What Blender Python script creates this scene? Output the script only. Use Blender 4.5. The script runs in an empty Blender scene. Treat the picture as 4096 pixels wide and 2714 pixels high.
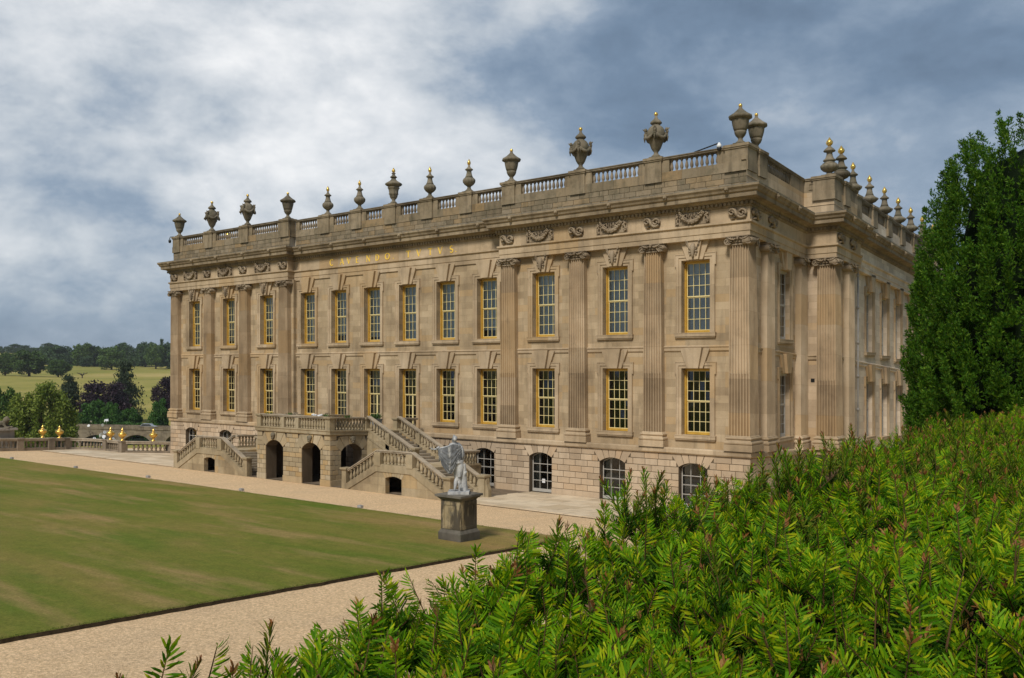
import bpy, math, random
import numpy as np
from mathutils import Matrix, Vector, Euler
R = math.radians
random.seed(7); rng = np.random.default_rng(7)
scene = bpy.context.scene
COL = scene.collection

# ------------------------------------------------------------------ camera
cam = bpy.data.cameras.new('camera'); cam_o = bpy.data.objects.new('camera', cam); COL.objects.link(cam_o)
CX, CY, CZ = 18.225, -43.324, 7.53
cam_o.location = (CX, CY, CZ)
cam_o.rotation_euler = (R(90), 0, math.atan2(.61193, .79091))
cam.sensor_width = 36.0; cam.lens = 36.0*3518/4096
cam.shift_y = (1477-1357)/4096
cam.clip_start = .05; cam.clip_end = 9000
scene.camera = cam_o

# ------------------------------------------------------------------ sky (clouded) and sun
SUN_AZ = Vector((.22, -1.0)).normalized(); SUN_EL = R(47)
GLOW_DIR = Vector((-.868, .412, .277)).normalized()      # where the cloud is thinnest
SUN_DIR = Vector((SUN_AZ.x*math.cos(SUN_EL), SUN_AZ.y*math.cos(SUN_EL), math.sin(SUN_EL)))
world = bpy.data.worlds.new('World'); scene.world = world; world.use_nodes = True
def build_sky():
    nt = world.node_tree; N = nt.nodes; L = nt.links
    for n in list(N): N.remove(n)
    def nd(t, **k):
        n = N.new(t)
        for a, b in k.items(): setattr(n, a, b)
        return n
    def m(op, a, b=None, c=None, clamp=False):
        n = nd('ShaderNodeMath', operation=op); n.use_clamp = clamp
        for i, v in enumerate((a, b, c)):
            if v is None: continue
            if isinstance(v, (int, float)): n.inputs[i].default_value = v
            else: L.new(v, n.inputs[i])
        return n.outputs[0]
    tc = nd('ShaderNodeTexCoord'); d = tc.outputs['Generated']
    sp = nd('ShaderNodeSeparateXYZ'); L.new(d, sp.inputs[0])
    zz = m('ADD', m('MAXIMUM', sp.outputs[2], 0.0), .34)
    cx = m('DIVIDE', sp.outputs[0], zz); cy = m('DIVIDE', sp.outputs[1], zz)
    cb = nd('ShaderNodeCombineXYZ'); L.new(cx, cb.inputs[0]); L.new(cy, cb.inputs[1])
    def noise(scale, detail, rough, dist, off):
        mp = nd('ShaderNodeMapping'); mp.inputs['Location'].default_value = off
        L.new(cb.outputs[0], mp.inputs['Vector'])
        n = nd('ShaderNodeTexNoise'); n.inputs['Scale'].default_value = scale
        n.inputs['Detail'].default_value = detail; n.inputs['Roughness'].default_value = rough
        n.inputs['Distortion'].default_value = dist
        L.new(mp.outputs[0], n.inputs['Vector']); return n.outputs['Fac']
    mpd = nd('ShaderNodeMapping'); mpd.inputs['Scale'].default_value = (1, 1, 1.75); L.new(d, mpd.inputs['Vector'])
    def puff(scale, detail, rough, dist, off):
        mp = nd('ShaderNodeMapping'); mp.inputs['Location'].default_value = off; L.new(mpd.outputs[0], mp.inputs['Vector'])
        n = nd('ShaderNodeTexNoise'); n.inputs['Scale'].default_value = scale; n.inputs['Detail'].default_value = detail
        n.inputs['Roughness'].default_value = rough; n.inputs['Distortion'].default_value = dist
        L.new(mp.outputs[0], n.inputs['Vector']); return n.outputs['Fac']
    n1 = puff(3.3, 10, .56, .25, (7.1, 2.3, 1)); n2 = noise(.75, 5, .55, .4, (7.4, 2.2, 2)); n3 = puff(10.5, 9, .60, .15, (1, 9, 4))
    # the cloud is thin and bright in one quarter
    dot = nd('ShaderNodeVectorMath', operation='DOT_PRODUCT'); L.new(d, dot.inputs[0])
    dot.inputs[1].default_value = GLOW_DIR
    def mr(v, a, b, lo, hi):
        n = nd('ShaderNodeMapRange'); n.interpolation_type = 'SMOOTHSTEP'; L.new(v, n.inputs[0])
        for i, q in enumerate((a, b, lo, hi)): n.inputs[i+1].default_value = q
        return n.outputs[0]
    glow = m('MULTIPLY', mr(dot.outputs['Value'], .80, .99, 0, .33), mr(sp.outputs[2], .0, .20, .62, 1.0))
    n1 = m('ADD', m('MULTIPLY', n1, .70), m('MULTIPLY', mr(n1, .34, .66, .24, .76), .30))      # firmer cloud edges
    t = m('ADD', m('MULTIPLY', m('SUBTRACT', n1, .5), 1.08), m('MULTIPLY', m('SUBTRACT', n2, .5), .75))
    t = m('ADD', t, m('MULTIPLY', m('SUBTRACT', n3, .5), .60))
    t = m('ADD', m('MULTIPLY', t, m('ADD', .80, m('MULTIPLY', glow, .6))), glow)      # thick cloud is even, thin cloud is broken
    t = m('ADD', t, .39)
    cr = nd('ShaderNodeValToRGB'); L.new(t, cr.inputs[0])
    E = cr.color_ramp.elements
    E[0].position = .12; E[0].color = (.098, .142, .205, 1)
    E[1].position = .98; E[1].color = (.790, .795, .800, 1)
    e = E.new(.33); e.color = (.150, .212, .298, 1)
    e = E.new(.50); e.color = (.240, .305, .392, 1)
    e = E.new(.68); e.color = (.455, .498, .545, 1)
    up = nd('ShaderNodeVectorMath', operation='SCALE'); L.new(cr.outputs[0], up.inputs[0]); up.inputs['Scale'].default_value = 11.0
    sky = nd('ShaderNodeTexSky', sky_type='NISHITA'); sky.sun_disc = False
    sky.sun_elevation = SUN_EL; sky.sun_rotation = math.atan2(SUN_AZ.x, SUN_AZ.y)
    mix = nd('ShaderNodeMix', data_type='RGBA'); mix.inputs['Factor'].default_value = .93
    L.new(sky.outputs[0], mix.inputs['A']); L.new(up.outputs[0], mix.inputs['B'])
    bg = nd('ShaderNodeBackground'); bg.inputs['Strength'].default_value = .1
    L.new(mix.outputs['Result'], bg.inputs['Color'])
    out = nd('ShaderNodeOutputWorld'); L.new(bg.outputs[0], out.inputs[0])
build_sky()
sun = bpy.data.lights.new('sun', 'SUN'); sun.energy = 2.9; sun.angle = R(13); sun.color = (1, .95, .86)
sun_o = bpy.data.objects.new('sun', sun); COL.objects.link(sun_o)
sun_o.rotation_euler = SUN_DIR.to_track_quat('Z', 'Y').to_euler()
sun_o.location = (-30, -60, 60)
scene.view_settings.view_transform = 'Standard'; scene.view_settings.look = 'None'
scene.view_settings.exposure = 0.15; scene.view_settings.gamma = 1.0
scene.render.engine = 'CYCLES'
scene.cycles.use_denoising = True
scene.cycles.max_bounces = 5; scene.cycles.diffuse_bounces = 3; scene.cycles.glossy_bounces = 3
scene.cycles.transparent_max_bounces = 8; scene.cycles.transmission_bounces = 3
scene.cycles.caustics_reflective = False; scene.cycles.caustics_refractive = False

# ------------------------------------------------------------------ helpers
AS = -.052            # the site falls gently to the north: height changes by AS per metre of Y
def gz(y): return AS*y

class MB:
    """collects polygons, then builds ONE mesh"""
    def __init__(s): s.v = []; s.f = []; s.mi = []; s.m = 0; s.sm = []; s.smooth = False
    def add(s, vs, fs):
        b = len(s.v); s.v.extend(vs)
        for f in fs: s.f.append(tuple(b+i for i in f)); s.mi.append(s.m); s.sm.append(s.smooth)
    def quad(s, a, b, c, d): s.add([a, b, c, d], [(0, 1, 2, 3)])
    def box(s, x0, x1, y0, y1, z0, z1):
        s.add([(x0,y0,z0),(x1,y0,z0),(x1,y1,z0),(x0,y1,z0),(x0,y0,z1),(x1,y0,z1),(x1,y1,z1),(x0,y1,z1)],
              [(0,3,2,1),(4,5,6,7),(0,1,5,4),(1,2,6,5),(2,3,7,6),(3,0,4,7)])
    def bevbox(s, x0, x1, y0, y1, z0, z1, b):
        """box whose front (-y) face is chamfered"""
        s.add([(x0,y0+b,z0),(x1,y0+b,z0),(x1,y0+b,z1),(x0,y0+b,z1),
               (x0+b,y0,z0+b),(x1-b,y0,z0+b),(x1-b,y0,z1-b),(x0+b,y0,z1-b),
               (x0,y1,z0),(x1,y1,z0),(x1,y1,z1),(x0,y1,z1)],
              [(4,5,6,7),(0,1,5,4),(1,2,6,5),(2,3,7,6),(3,0,4,7),(8,9,1,0),(9,10,2,1),(10,11,3,2),(11,8,0,3)])
    def prism(s, pts, y0, y1):
        """polygon in x,z extruded from y0 (front) to y1"""
        n = len(pts)
        vs = [(x, y0, z) for x, z in pts] + [(x, y1, z) for x, z in pts]
        fs = [tuple(range(n)), tuple(range(2*n-1, n-1, -1))] + [(i, i+n, (i+1) % n + n, (i+1) % n) for i in range(n)]
        s.add(vs, fs)
    def prism_z(s, pts, z0, z1):
        n = len(pts)
        vs = [(x, y, z0) for x, y in pts] + [(x, y, z1) for x, y in pts]
        fs = [tuple(range(n-1, -1, -1)), tuple(range(n, 2*n))] + [(i, (i+1) % n, (i+1) % n + n, i+n) for i in range(n)]
        s.add(vs, fs)
    def prism_yz(s, pts, x0, x1):
        n = len(pts)
        vs = [(x0, y, z) for y, z in pts] + [(x1, y, z) for y, z in pts]
        fs = [tuple(range(n)), tuple(range(2*n-1, n-1, -1))] + [(i, i+n, (i+1) % n + n, (i+1) % n) for i in range(n)]
        s.add(vs, fs)
    def lathe(s, prof, n=16, c=(0, 0, 0), lobes=0, amp=0.0, lr=None, twist=0.0, caps=True):
        """prof: (radius, z); lobes between indices lr modulate the radius"""
        vs = []
        for i, (r, z) in enumerate(prof):
            for k in range(n):
                a = 2*math.pi*k/n; rr = r
                if lobes and lr[0] <= i <= lr[1]: rr = r*(1+amp*math.cos(lobes*(a+twist*(z-prof[lr[0]][1]))))
                vs.append((c[0]+rr*math.cos(a), c[1]+rr*math.sin(a), c[2]+z))
        fs = []
        for i in range(len(prof)-1):
            for k in range(n):
                k2 = (k+1) % n; fs.append((i*n+k, i*n+k2, (i+1)*n+k2, (i+1)*n+k))
        if caps:
            fs.append(tuple(range(n-1, -1, -1))); fs.append(tuple(range((len(prof)-1)*n, len(prof)*n)))
        s.add(vs, fs)
    def tube(s, pts, rad, n=6, caps=True):
        """round tube through 3d points; rad number or list"""
        pts = [Vector(p) for p in pts]; m = len(pts)
        if isinstance(rad, (int, float)): rad = [rad]*m
        vs = []; ref = Vector((0.13, .21, 1)).normalized()
        for i, p in enumerate(pts):
            t = (pts[min(i+1, m-1)]-pts[max(i-1, 0)])
            t = t.normalized() if t.length > 1e-9 else Vector((0, 0, 1))
            rf = ref if abs(t.dot(ref)) < .93 else Vector((1, .2, 0)).normalized()
            a = t.cross(rf).normalized(); b = t.cross(a)
            for k in range(n):
                w = 2*math.pi*k/n; q = p+(a*math.cos(w)+b*math.sin(w))*rad[i]; vs.append(tuple(q))
        fs = [(i*n+k, i*n+(k+1) % n, (i+1)*n+(k+1) % n, (i+1)*n+k) for i in range(m-1) for k in range(n)]
        if caps: fs += [tuple(range(n-1, -1, -1)), tuple(range((m-1)*n, m*n))]
        s.add(vs, fs)
    def blob(s, c, r, n=6, m=4):
        """low ellipsoid; r number or (rx,ry,rz)"""
        if isinstance(r, (int, float)): r = (r, r, r)
        vs = [(c[0], c[1], c[2]-r[2])]
        for i in range(1, m):
            th = math.pi*i/m
            for k in range(n):
                a = 2*math.pi*k/n
                vs.append((c[0]+r[0]*math.sin(th)*math.cos(a), c[1]+r[1]*math.sin(th)*math.sin(a), c[2]-r[2]*math.cos(th)))
        vs.append((c[0], c[1], c[2]+r[2])); T = len(vs)-1
        fs = [(0, 1+(k+1) % n, 1+k) for k in range(n)]
        for i in range(m-2):
            for k in range(n): fs.append((1+i*n+k, 1+i*n+(k+1) % n, 1+(i+1)*n+(k+1) % n, 1+(i+1)*n+k))
        fs += [(1+(m-2)*n+k, 1+(m-2)*n+(k+1) % n, T) for k in range(n)]
        s.add(vs, fs)
    def sweep(s, path, prof, cap=False):
        """profile (outward offset, z) along a plan path; outward is to the right of travel"""
        P = [Vector(p) for p in path]; n = len(P); k = len(prof); vs = []
        for i in range(n):
            d1 = (P[i]-P[i-1]).normalized() if i else (P[1]-P[0]).normalized()
            d2 = (P[i+1]-P[i]).normalized() if i < n-1 else d1
            n1 = Vector((d1.y, -d1.x)); n2 = Vector((d2.y, -d2.x))
            mv = (n1+n2)/(1+n1.dot(n2))
            for o, z in prof: vs.append((P[i].x+mv.x*o, P[i].y+mv.y*o, z))
        fs = [(i*k+j, (i+1)*k+j, (i+1)*k+j+1, i*k+j+1) for i in range(n-1) for j in range(k-1)]
        if cap: fs += [tuple(range(k)), tuple(range((n-1)*k+k-1, (n-1)*k-1, -1))]
        s.add(vs, fs)
    def mesh(s, name, mats, shear=False):
        me = bpy.data.meshes.new(name)
        vs = [(x, y, z+AS*y) for x, y, z in s.v] if shear else s.v
        me.from_pydata(vs, [], s.f)
        if not isinstance(mats, (list, tuple)): mats = [mats]
        for m in mats: me.materials.append(m)
        if len(mats) > 1: me.polygons.foreach_set('material_index', s.mi)
        if any(s.sm): me.polygons.foreach_set('use_smooth', s.sm)
        me.update(); return me

def root(name, label, cat, loc, group=None, rz=0.0, z_is_world=False):
    o = bpy.data.objects.new(name, None); COL.objects.link(o); o.empty_display_size = .2
    o.location = (loc[0], loc[1], loc[2] if z_is_world else loc[2]+gz(loc[1])); o.rotation_euler = (0, 0, rz)
    o['label'] = label; o['category'] = cat
    if group: o['group'] = group
    return o
def tag(o, label, cat, group=None, kind=None):
    o['label'] = label; o['category'] = cat
    if group: o['group'] = group
    if kind: o['kind'] = kind
    return o
def link(name, me, parent=None, loc=None, rz=0.0, rot=None):
    """loc None: the mesh is baked in world coordinates. loc is in site coordinates unless parent is rotated/local"""
    o = bpy.data.objects.new(name, me); COL.objects.link(o)
    w = Vector((0, 0, 0)) if loc is None else Vector((loc[0], loc[1], loc[2]+gz(loc[1])))
    if parent is not None: o.parent = parent; w = w-parent.location
    o.location = w; o.rotation_euler = rot if rot else (0, 0, rz)
    return o
def sub(name, me, parent, loc=(0, 0, 0), rot=(0, 0, 0), scale=None):
    """child placed in its parent's own coordinates"""
    o = bpy.data.objects.new(name, me); COL.objects.link(o); o.parent = parent
    o.location = loc; o.rotation_euler = rot
    if scale: o.scale = scale
    return o
def struct(name, me, label=None):
    o = bpy.data.objects.new(name, me); COL.objects.link(o); o['kind'] = 'structure'
    if label: o['label'] = label
    return o
def np_mesh(name, V, F, mats, mi=None, smooth=False):
    me = bpy.data.meshes.new(name)
    V = np.asarray(V, np.float32); F = np.asarray(F, np.int32)
    k = F.shape[1]; me.vertices.add(len(V)); me.vertices.foreach_set('co', V.ravel())
    me.loops.add(F.size); me.loops.foreach_set('vertex_index', F.ravel())
    me.polygons.add(len(F)); me.polygons.foreach_set('loop_start', np.arange(0, F.size, k, dtype=np.int32))
    me.polygons.foreach_set('loop_total', np.full(len(F), k, np.int32))
    if not isinstance(mats, (list, tuple)): mats = [mats]
    for m in mats: me.materials.append(m)
    if mi is not None: me.polygons.foreach_set('material_index', np.asarray(mi, np.int32))
    if smooth: me.polygons.foreach_set('use_smooth', np.ones(len(F), bool))
    me.update(calc_edges=True); return me

# ------------------------------------------------------------------ materials
class MT:
    """small node-material builder"""
    def __init__(s, name, rough=.8, spec=.3, metal=0.0):
        s.m = bpy.data.materials.new(name); s.m.use_nodes = True; s.nt = s.m.node_tree
        s.N = s.nt.nodes; s.L = s.nt.links; s.b = s.N['Principled BSDF']
        s.b.inputs['Roughness'].default_value = rough; s.b.inputs['Specular IOR Level'].default_value = spec
        s.b.inputs['Metallic'].default_value = metal
        s.geo = s.N.new('ShaderNodeNewGeometry'); s.pos = s.geo.outputs['Position']
    def col(s, c):
        if isinstance(c, tuple): s.b.inputs['Base Color'].default_value = (*c, 1)
        else: s.L.new(c, s.b.inputs['Base Color'])
        return s
    def mapv(s, scale, loc=(0, 0, 0), vec=None):
        n = s.N.new('ShaderNodeMapping'); n.inputs['Scale'].default_value = scale; n.inputs['Location'].default_value = loc
        s.L.new(vec or s.pos, n.inputs['Vector']); return n.outputs[0]
    def noise(s, scale, detail=4, rough=.55, vec=None, dist=0.0):
        n = s.N.new('ShaderNodeTexNoise'); n.inputs['Scale'].default_value = scale
        n.inputs['Detail'].default_value = detail; n.inputs['Roughness'].default_value = rough; n.inputs['Distortion'].default_value = dist
        s.L.new(vec or s.pos, n.inputs['Vector']); return n.outputs['Fac']
    def ramp(s, fac, stops):
        n = s.N.new('ShaderNodeValToRGB'); s.L.new(fac, n.inputs[0]); e = n.color_ramp.elements
        for i, (p, c) in enumerate(stops):
            if len(c) == 3: c = (*c, 1)
            if i < 2: e[i].position = p; e[i].color = c
            else: q = e.new(p); q.color = c
        return n.outputs[0]
    def mix(s, fac, a, b, mode='MIX'):
        n = s.N.new('ShaderNodeMix'); n.data_type = 'RGBA'; n.blend_type = mode
        for key, v in (('Factor', fac), ('A', a), ('B', b)):
            if isinstance(v, (int, float)): n.inputs[key].default_value = v
            elif isinstance(v, tuple): n.inputs[key].default_value = (*v, 1)
            else: s.L.new(v, n.inputs[key])
        return n.outputs['Result']
    def math(s, op, a, b=None, clamp=False):
        n = s.N.new('ShaderNodeMath'); n.operation = op; n.use_clamp = clamp
        for i, v in enumerate((a, b)):
            if v is None: continue
            if isinstance(v, (int, float)): n.inputs[i].default_value = v
            else: s.L.new(v, n.inputs[i])
        return n.outputs[0]
    def rnd(s):
        n = s.N.new('ShaderNodeObjectInfo'); return n.outputs['Random']
    def island(s): return s.geo.outputs['Random Per Island']
    def bump(s, h, strength=.3, dist=.02):
        n = s.N.new('ShaderNodeBump'); n.inputs['Strength'].default_value = strength; n.inputs['Distance'].default_value = dist
        s.L.new(h, n.inputs['Height']); s.L.new(n.outputs[0], s.b.inputs['Normal']); return s

def stone(name, base, light, dark, orange=None, ashlar=None, grime=.35, rand=False, lichen=0.0):
    """weathered sandstone. ashlar=(length, height): blocks that differ slightly in tint, hairline joints"""
    t = MT(name, .88, .2)
    big = t.noise(.45, 5, .6)
    c = t.ramp(big, [(.30, dark), (.66, light), (.48, base)])
    if ashlar:
        sx = t.N.new('ShaderNodeSeparateXYZ'); t.L.new(t.pos, sx.inputs[0])
        cb = t.N.new('ShaderNodeCombineXYZ')
        t.L.new(t.math('ADD', sx.outputs[0], sx.outputs[1]), cb.inputs[0])
        t.L.new(t.math('ADD', sx.outputs[2], t.math('MULTIPLY', sx.outputs[1], .052)), cb.inputs[1])
        br = t.N.new('ShaderNodeTexBrick'); t.L.new(cb.outputs[0], br.inputs['Vector'])
        br.inputs['Scale'].default_value = 1.0; br.inputs['Brick Width'].default_value = ashlar[0]; br.inputs['Row Height'].default_value = ashlar[1]
        br.inputs['Mortar Size'].default_value = .006; br.inputs['Mortar Smooth'].default_value = .3; br.inputs['Bias'].default_value = .0
        br.inputs['Color1'].default_value = (.80, .77, .72, 1); br.inputs['Color2'].default_value = (1.18, 1.16, 1.12, 1)
        br.inputs['Mortar'].default_value = (.60, .54, .47, 1)
        c = t.mix(.85, c, br.outputs['Color'], 'MULTIPLY')
        # some stones are warmer: another brick pattern read on the same grid
        cell = t.N.new('ShaderNodeTexWhiteNoise'); cell.noise_dimensions = '2D'
        fl = t.N.new('ShaderNodeVectorMath'); fl.operation = 'FLOOR'
        t.L.new(t.mapv((1/ashlar[0], 1/ashlar[1], 1), vec=cb.outputs[0]), fl.inputs[0]); t.L.new(fl.outputs[0], cell.inputs['Vector'])
        c = t.mix(t.math('MULTIPLY', t.math('GREATER_THAN', cell.outputs['Value'], .82), .5), c, orange or light)
    if rand:
        r = t.rnd()
        tint = t.ramp(r, [(0, tuple(v*.78 for v in base)), (1, tuple(v*1.12 for v in light)), (.35, base), (.6, light), (.82, orange or base)])
        c = t.mix(.62, c, tint)
    # vertical run-off stains and blotches of soot
    st = t.noise(1.0, 5, .6, vec=t.mapv((2.6, 2.6, .32)))
    c = t.mix(t.math('MULTIPLY', t.ramp(st, [(.50, (0, 0, 0)), (.74, (1, 1, 1))]), grime), c, tuple(v*.42 for v in dark))
    sp = t.noise(1.7, 6, .65)
    c = t.mix(t.math('MULTIPLY', t.ramp(sp, [(.56, (0, 0, 0)), (.70, (1, 1, 1))]), grime*.55), c, tuple(v*.5 for v in dark))
    if lichen:
        li = t.noise(2.4, 5, .65, vec=t.mapv((1, 1, 1), (5, 3, 9)))
        c = t.mix(t.math('MULTIPLY', t.ramp(li, [(.48, (0, 0, 0)), (.64, (1, 1, 1))]), lichen), c, (.055, .06, .035))
    fine = t.noise(22, 5, .7); c = t.mix(.22, c, t.ramp(fine, [(.3, (.7, .7, .7)), (.7, (1.15, 1.15, 1.15))]), 'MULTIPLY')
    t.col(c); t.bump(t.noise(9, 6, .7), .28, .03)
    return t.m

SB, SL, SD, SO = (.415, .318, .204), (.505, .397, .266), (.295, .22, .139), (.45, .295, .14)
M_WALL = stone('buff ashlar sandstone', SB, SL, SD, SO, (1.15, .41), .44)
M_TRIM = stone('dressed sandstone', (.45, .345, .228), (.54, .425, .295), (.33, .25, .165), SO, (2.1, 3.0), .42)
M_SHAFT = stone('pilaster sandstone', (.42, .315, .205), (.50, .39, .265), (.315, .232, .15), SO, (3.0, 1.75), .42)
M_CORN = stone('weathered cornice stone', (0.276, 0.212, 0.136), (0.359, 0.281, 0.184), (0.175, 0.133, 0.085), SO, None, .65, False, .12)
M_CARVE = stone('carved sandstone darkened for shade', (.29, .222, .148), (.38, .30, .205), (.18, .135, .09), None, None, .5)  # darkened all over to stand in for shading among the carved forms
M_BLOCK = stone('rusticated sandstone block', (.47, .355, .24), (.57, .45, .32), (.35, .26, .18), (.50, .34, .20), None, .30, True)
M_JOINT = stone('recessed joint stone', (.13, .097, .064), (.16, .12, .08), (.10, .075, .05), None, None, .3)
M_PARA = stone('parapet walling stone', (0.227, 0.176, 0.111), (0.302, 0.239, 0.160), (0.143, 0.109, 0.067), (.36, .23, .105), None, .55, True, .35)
M_MORTAR = stone('pale lime mortar', (.52, .44, .33), (.58, .50, .38), (.40, .33, .24), None, None, .25)
M_BALU = stone('dark weathered baluster stone', (.25, .195, .135), (.33, .265, .19), (.155, .12, .085), None, None, .5, False, .25)
M_COPE = stone('lichened coping stone', (0.216, 0.172, 0.120), (0.288, 0.236, 0.172), (0.136, 0.104, 0.072), None, None, .55, False, .3)
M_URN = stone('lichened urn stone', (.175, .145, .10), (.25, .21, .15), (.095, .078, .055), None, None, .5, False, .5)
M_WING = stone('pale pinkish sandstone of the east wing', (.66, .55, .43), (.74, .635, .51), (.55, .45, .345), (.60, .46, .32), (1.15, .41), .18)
M_STAIR = stone('stair sandstone', (.36, .285, .175), (.46, .375, .25), (.25, .195, .12), (.42, .27, .11), None, .45, False, .15)
M_STAIRB = stone('porch walling stone', (.38, .30, .185), (.47, .39, .27), (.29, .22, .135), (.46, .29, .11), None, .35, True, .08)
M_HAND = stone('handrail stone', (.42, .345, .25), (.50, .42, .32), (.31, .25, .175), None, None, .45, False, .2)
M_TREAD = stone('step stone', (.36, .30, .22), (.44, .37, .28), (.26, .21, .15), None, None, .35)
def plinth_stone():
    t = MT('soot stained plinth stone', .9, .15)
    c = t.ramp(t.noise(1.6, 5, .6), [(.3, (.25, .19, .10)), (.7, (.42, .33, .20))])
    s = t.noise(1.0, 5, .6, vec=t.mapv((3.4, 3.4, .75), (1.3, .4, .2)))
    c = t.mix(t.math('MULTIPLY', t.ramp(s, [(.44, (0, 0, 0)), (.54, (1, 1, 1))]), .88), c, (.055, .046, .036))
    s = t.noise(2.6, 5, .6); c = t.mix(t.math('MULTIPLY', t.ramp(s, [(.54, (0, 0, 0)), (.66, (1, 1, 1))]), .5), c, (.10, .09, .075))
    t.col(c); t.bump(t.noise(14, 6, .7), .35, .03); return t.m
M_PLINTH = plinth_stone()
M_PLINTHB = stone('dark plinth base stone', (.115, .10, .08), (.17, .15, .12), (.06, .05, .04), None, None, .6, False, .3)
M_SHAFTS = stone('side pilaster sandstone lifted for light', (.47, .365, .25), (.55, .445, .32), (.37, .285, .19), SO, (3.0, 1.75), .25)  # cleaner copy of the shaft stone, lightened to stand in for side light
M_SIDE = stone('side ashlar lifted for light', (.50, .385, .265), (.59, .47, .345), (.41, .31, .21), SO, (1.15, .41), .22)  # cleaner copy of the wall stone, lightened to stand in for side light
M_BRIDGE = stone('bridge stone', (.20, .165, .12), (.27, .225, .165), (.13, .105, .08), None, (1.6, .5), .4)

def plain(name, c, rough=.6, metal=0.0, spec=.4, var=.12, nscale=3.0, bump=0.0):
    t = MT(name, rough, spec, metal); n = t.noise(nscale, 5, .6)
    t.col(t.ramp(n, [(.3, tuple(v*(1-var) for v in c)), (.7, tuple(min(1, v*(1+var)) for v in c))]))
    if bump: t.bump(t.noise(nscale*6, 4, .6), bump, .01)
    return t.m
M_GOLD = plain('gold leaf on window frame', (.62, .37, .06), .42, .25, .5, .15, 4)
M_GOLDBAR = plain('brighter lit gold leaf on glazing bar', (.84, .70, .34), .4, .15, .5, .12, 4)  # paler copy of the frame's gold leaf, its brighter reflection put in colour
M_GOLDMET = plain('gilded metal', (.92, .58, .14), .28, .9, .5, .10, 9, .2)
M_LETTER = plain('gilded lettering', (.95, .62, .08), .5, .0, .5, .1, 9)
M_WHITE = plain('off white sash paint', (.46, .43, .38), .5, 0, .4, .06, 3)
M_LEAD = plain('lead grey pipe', (.36, .33, .30), .6, .1, .4, .15, 2)
M_LEADSHEET = plain('lead flashing', (.34, .36, .39), .5, .3, .5, .2, 2)
M_BLACK = plain('black housing', (.02, .02, .022), .4)
M_DOME = plain('white camera housing', (.75, .75, .75), .35)
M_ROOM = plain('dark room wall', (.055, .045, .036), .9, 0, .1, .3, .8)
M_BLIND = plain('blind pale as reflected sky', (.80, .83, .86), .8, 0, .2, .12, .7)  # near-white, standing in for grey cloud reflected in the upper panes
M_CURTAIN = plain('pale net curtain', (.42, .40, .34), .9, 0, .1, .1, 2)
M_VOID = plain('vent void', (.012, .011, .010), .9)
def glass():
    t = MT('window glass'); N, L = t.N, t.L
    N.remove(t.b); out = N['Material Output']
    lw = N.new('ShaderNodeFresnel'); lw.inputs['IOR'].default_value = 1.52
    f = t.math('MULTIPLY', lw.outputs[0], 1.7, True)
    g = N.new('ShaderNodeBsdfGlossy'); g.inputs['Roughness'].default_value = .03; g.inputs['Color'].default_value = (.92, .96, 1, 1)
    bn = N.new('ShaderNodeBump'); bn.inputs['Strength'].default_value = .06; bn.inputs['Distance'].default_value = .02
    L.new(t.noise(1.6, 2, .5), bn.inputs['Height']); L.new(bn.outputs[0], g.inputs['Normal'])
    tr = N.new('ShaderNodeBsdfTransparent'); tr.inputs['Color'].default_value = (.80, .84, .84, 1)
    mx = N.new('ShaderNodeMixShader'); L.new(f, mx.inputs[0]); L.new(tr.outputs[0], mx.inputs[1]); L.new(g.outputs[0], mx.inputs[2])
    L.new(mx.outputs[0], out.inputs['Surface']); return t.m
M_GLASS = glass()
def marble():
    t = MT('weathered statue lead and marble', .7, .35)
    n = t.noise(2.2, 6, .65); c = t.ramp(n, [(.32, (.11, .115, .12)), (.68, (.55, .54, .52)), (.48, (.28, .283, .285))])
    st = t.noise(1.0, 5, .6, vec=t.mapv((7, 7, 1.1)))
    c = t.mix(t.math('MULTIPLY', t.ramp(st, [(.45, (0, 0, 0)), (.68, (1, 1, 1))]), .6), c, (.60, .58, .54))
    t.col(c); t.bump(t.noise(30, 4, .6), .25, .01); return t.m
M_STATUE = marble()
def cloak_mat():
    t = MT('dark weathered cloak', .75, .3)
    c = t.ramp(t.noise(3.0, 6, .65), [(.32, (.06, .063, .067)), (.70, (.22, .225, .23))])
    st = t.noise(1.0, 5, .6, vec=t.mapv((11, 11, 1.3)))
    c = t.mix(t.math('MULTIPLY', t.ramp(st, [(.54, (0, 0, 0)), (.68, (1, 1, 1))]), .75), c, (.58, .56, .52))
    t.col(c); t.bump(t.noise(30, 4, .6), .25, .01); return t.m
M_CLOAK = cloak_mat()
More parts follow.
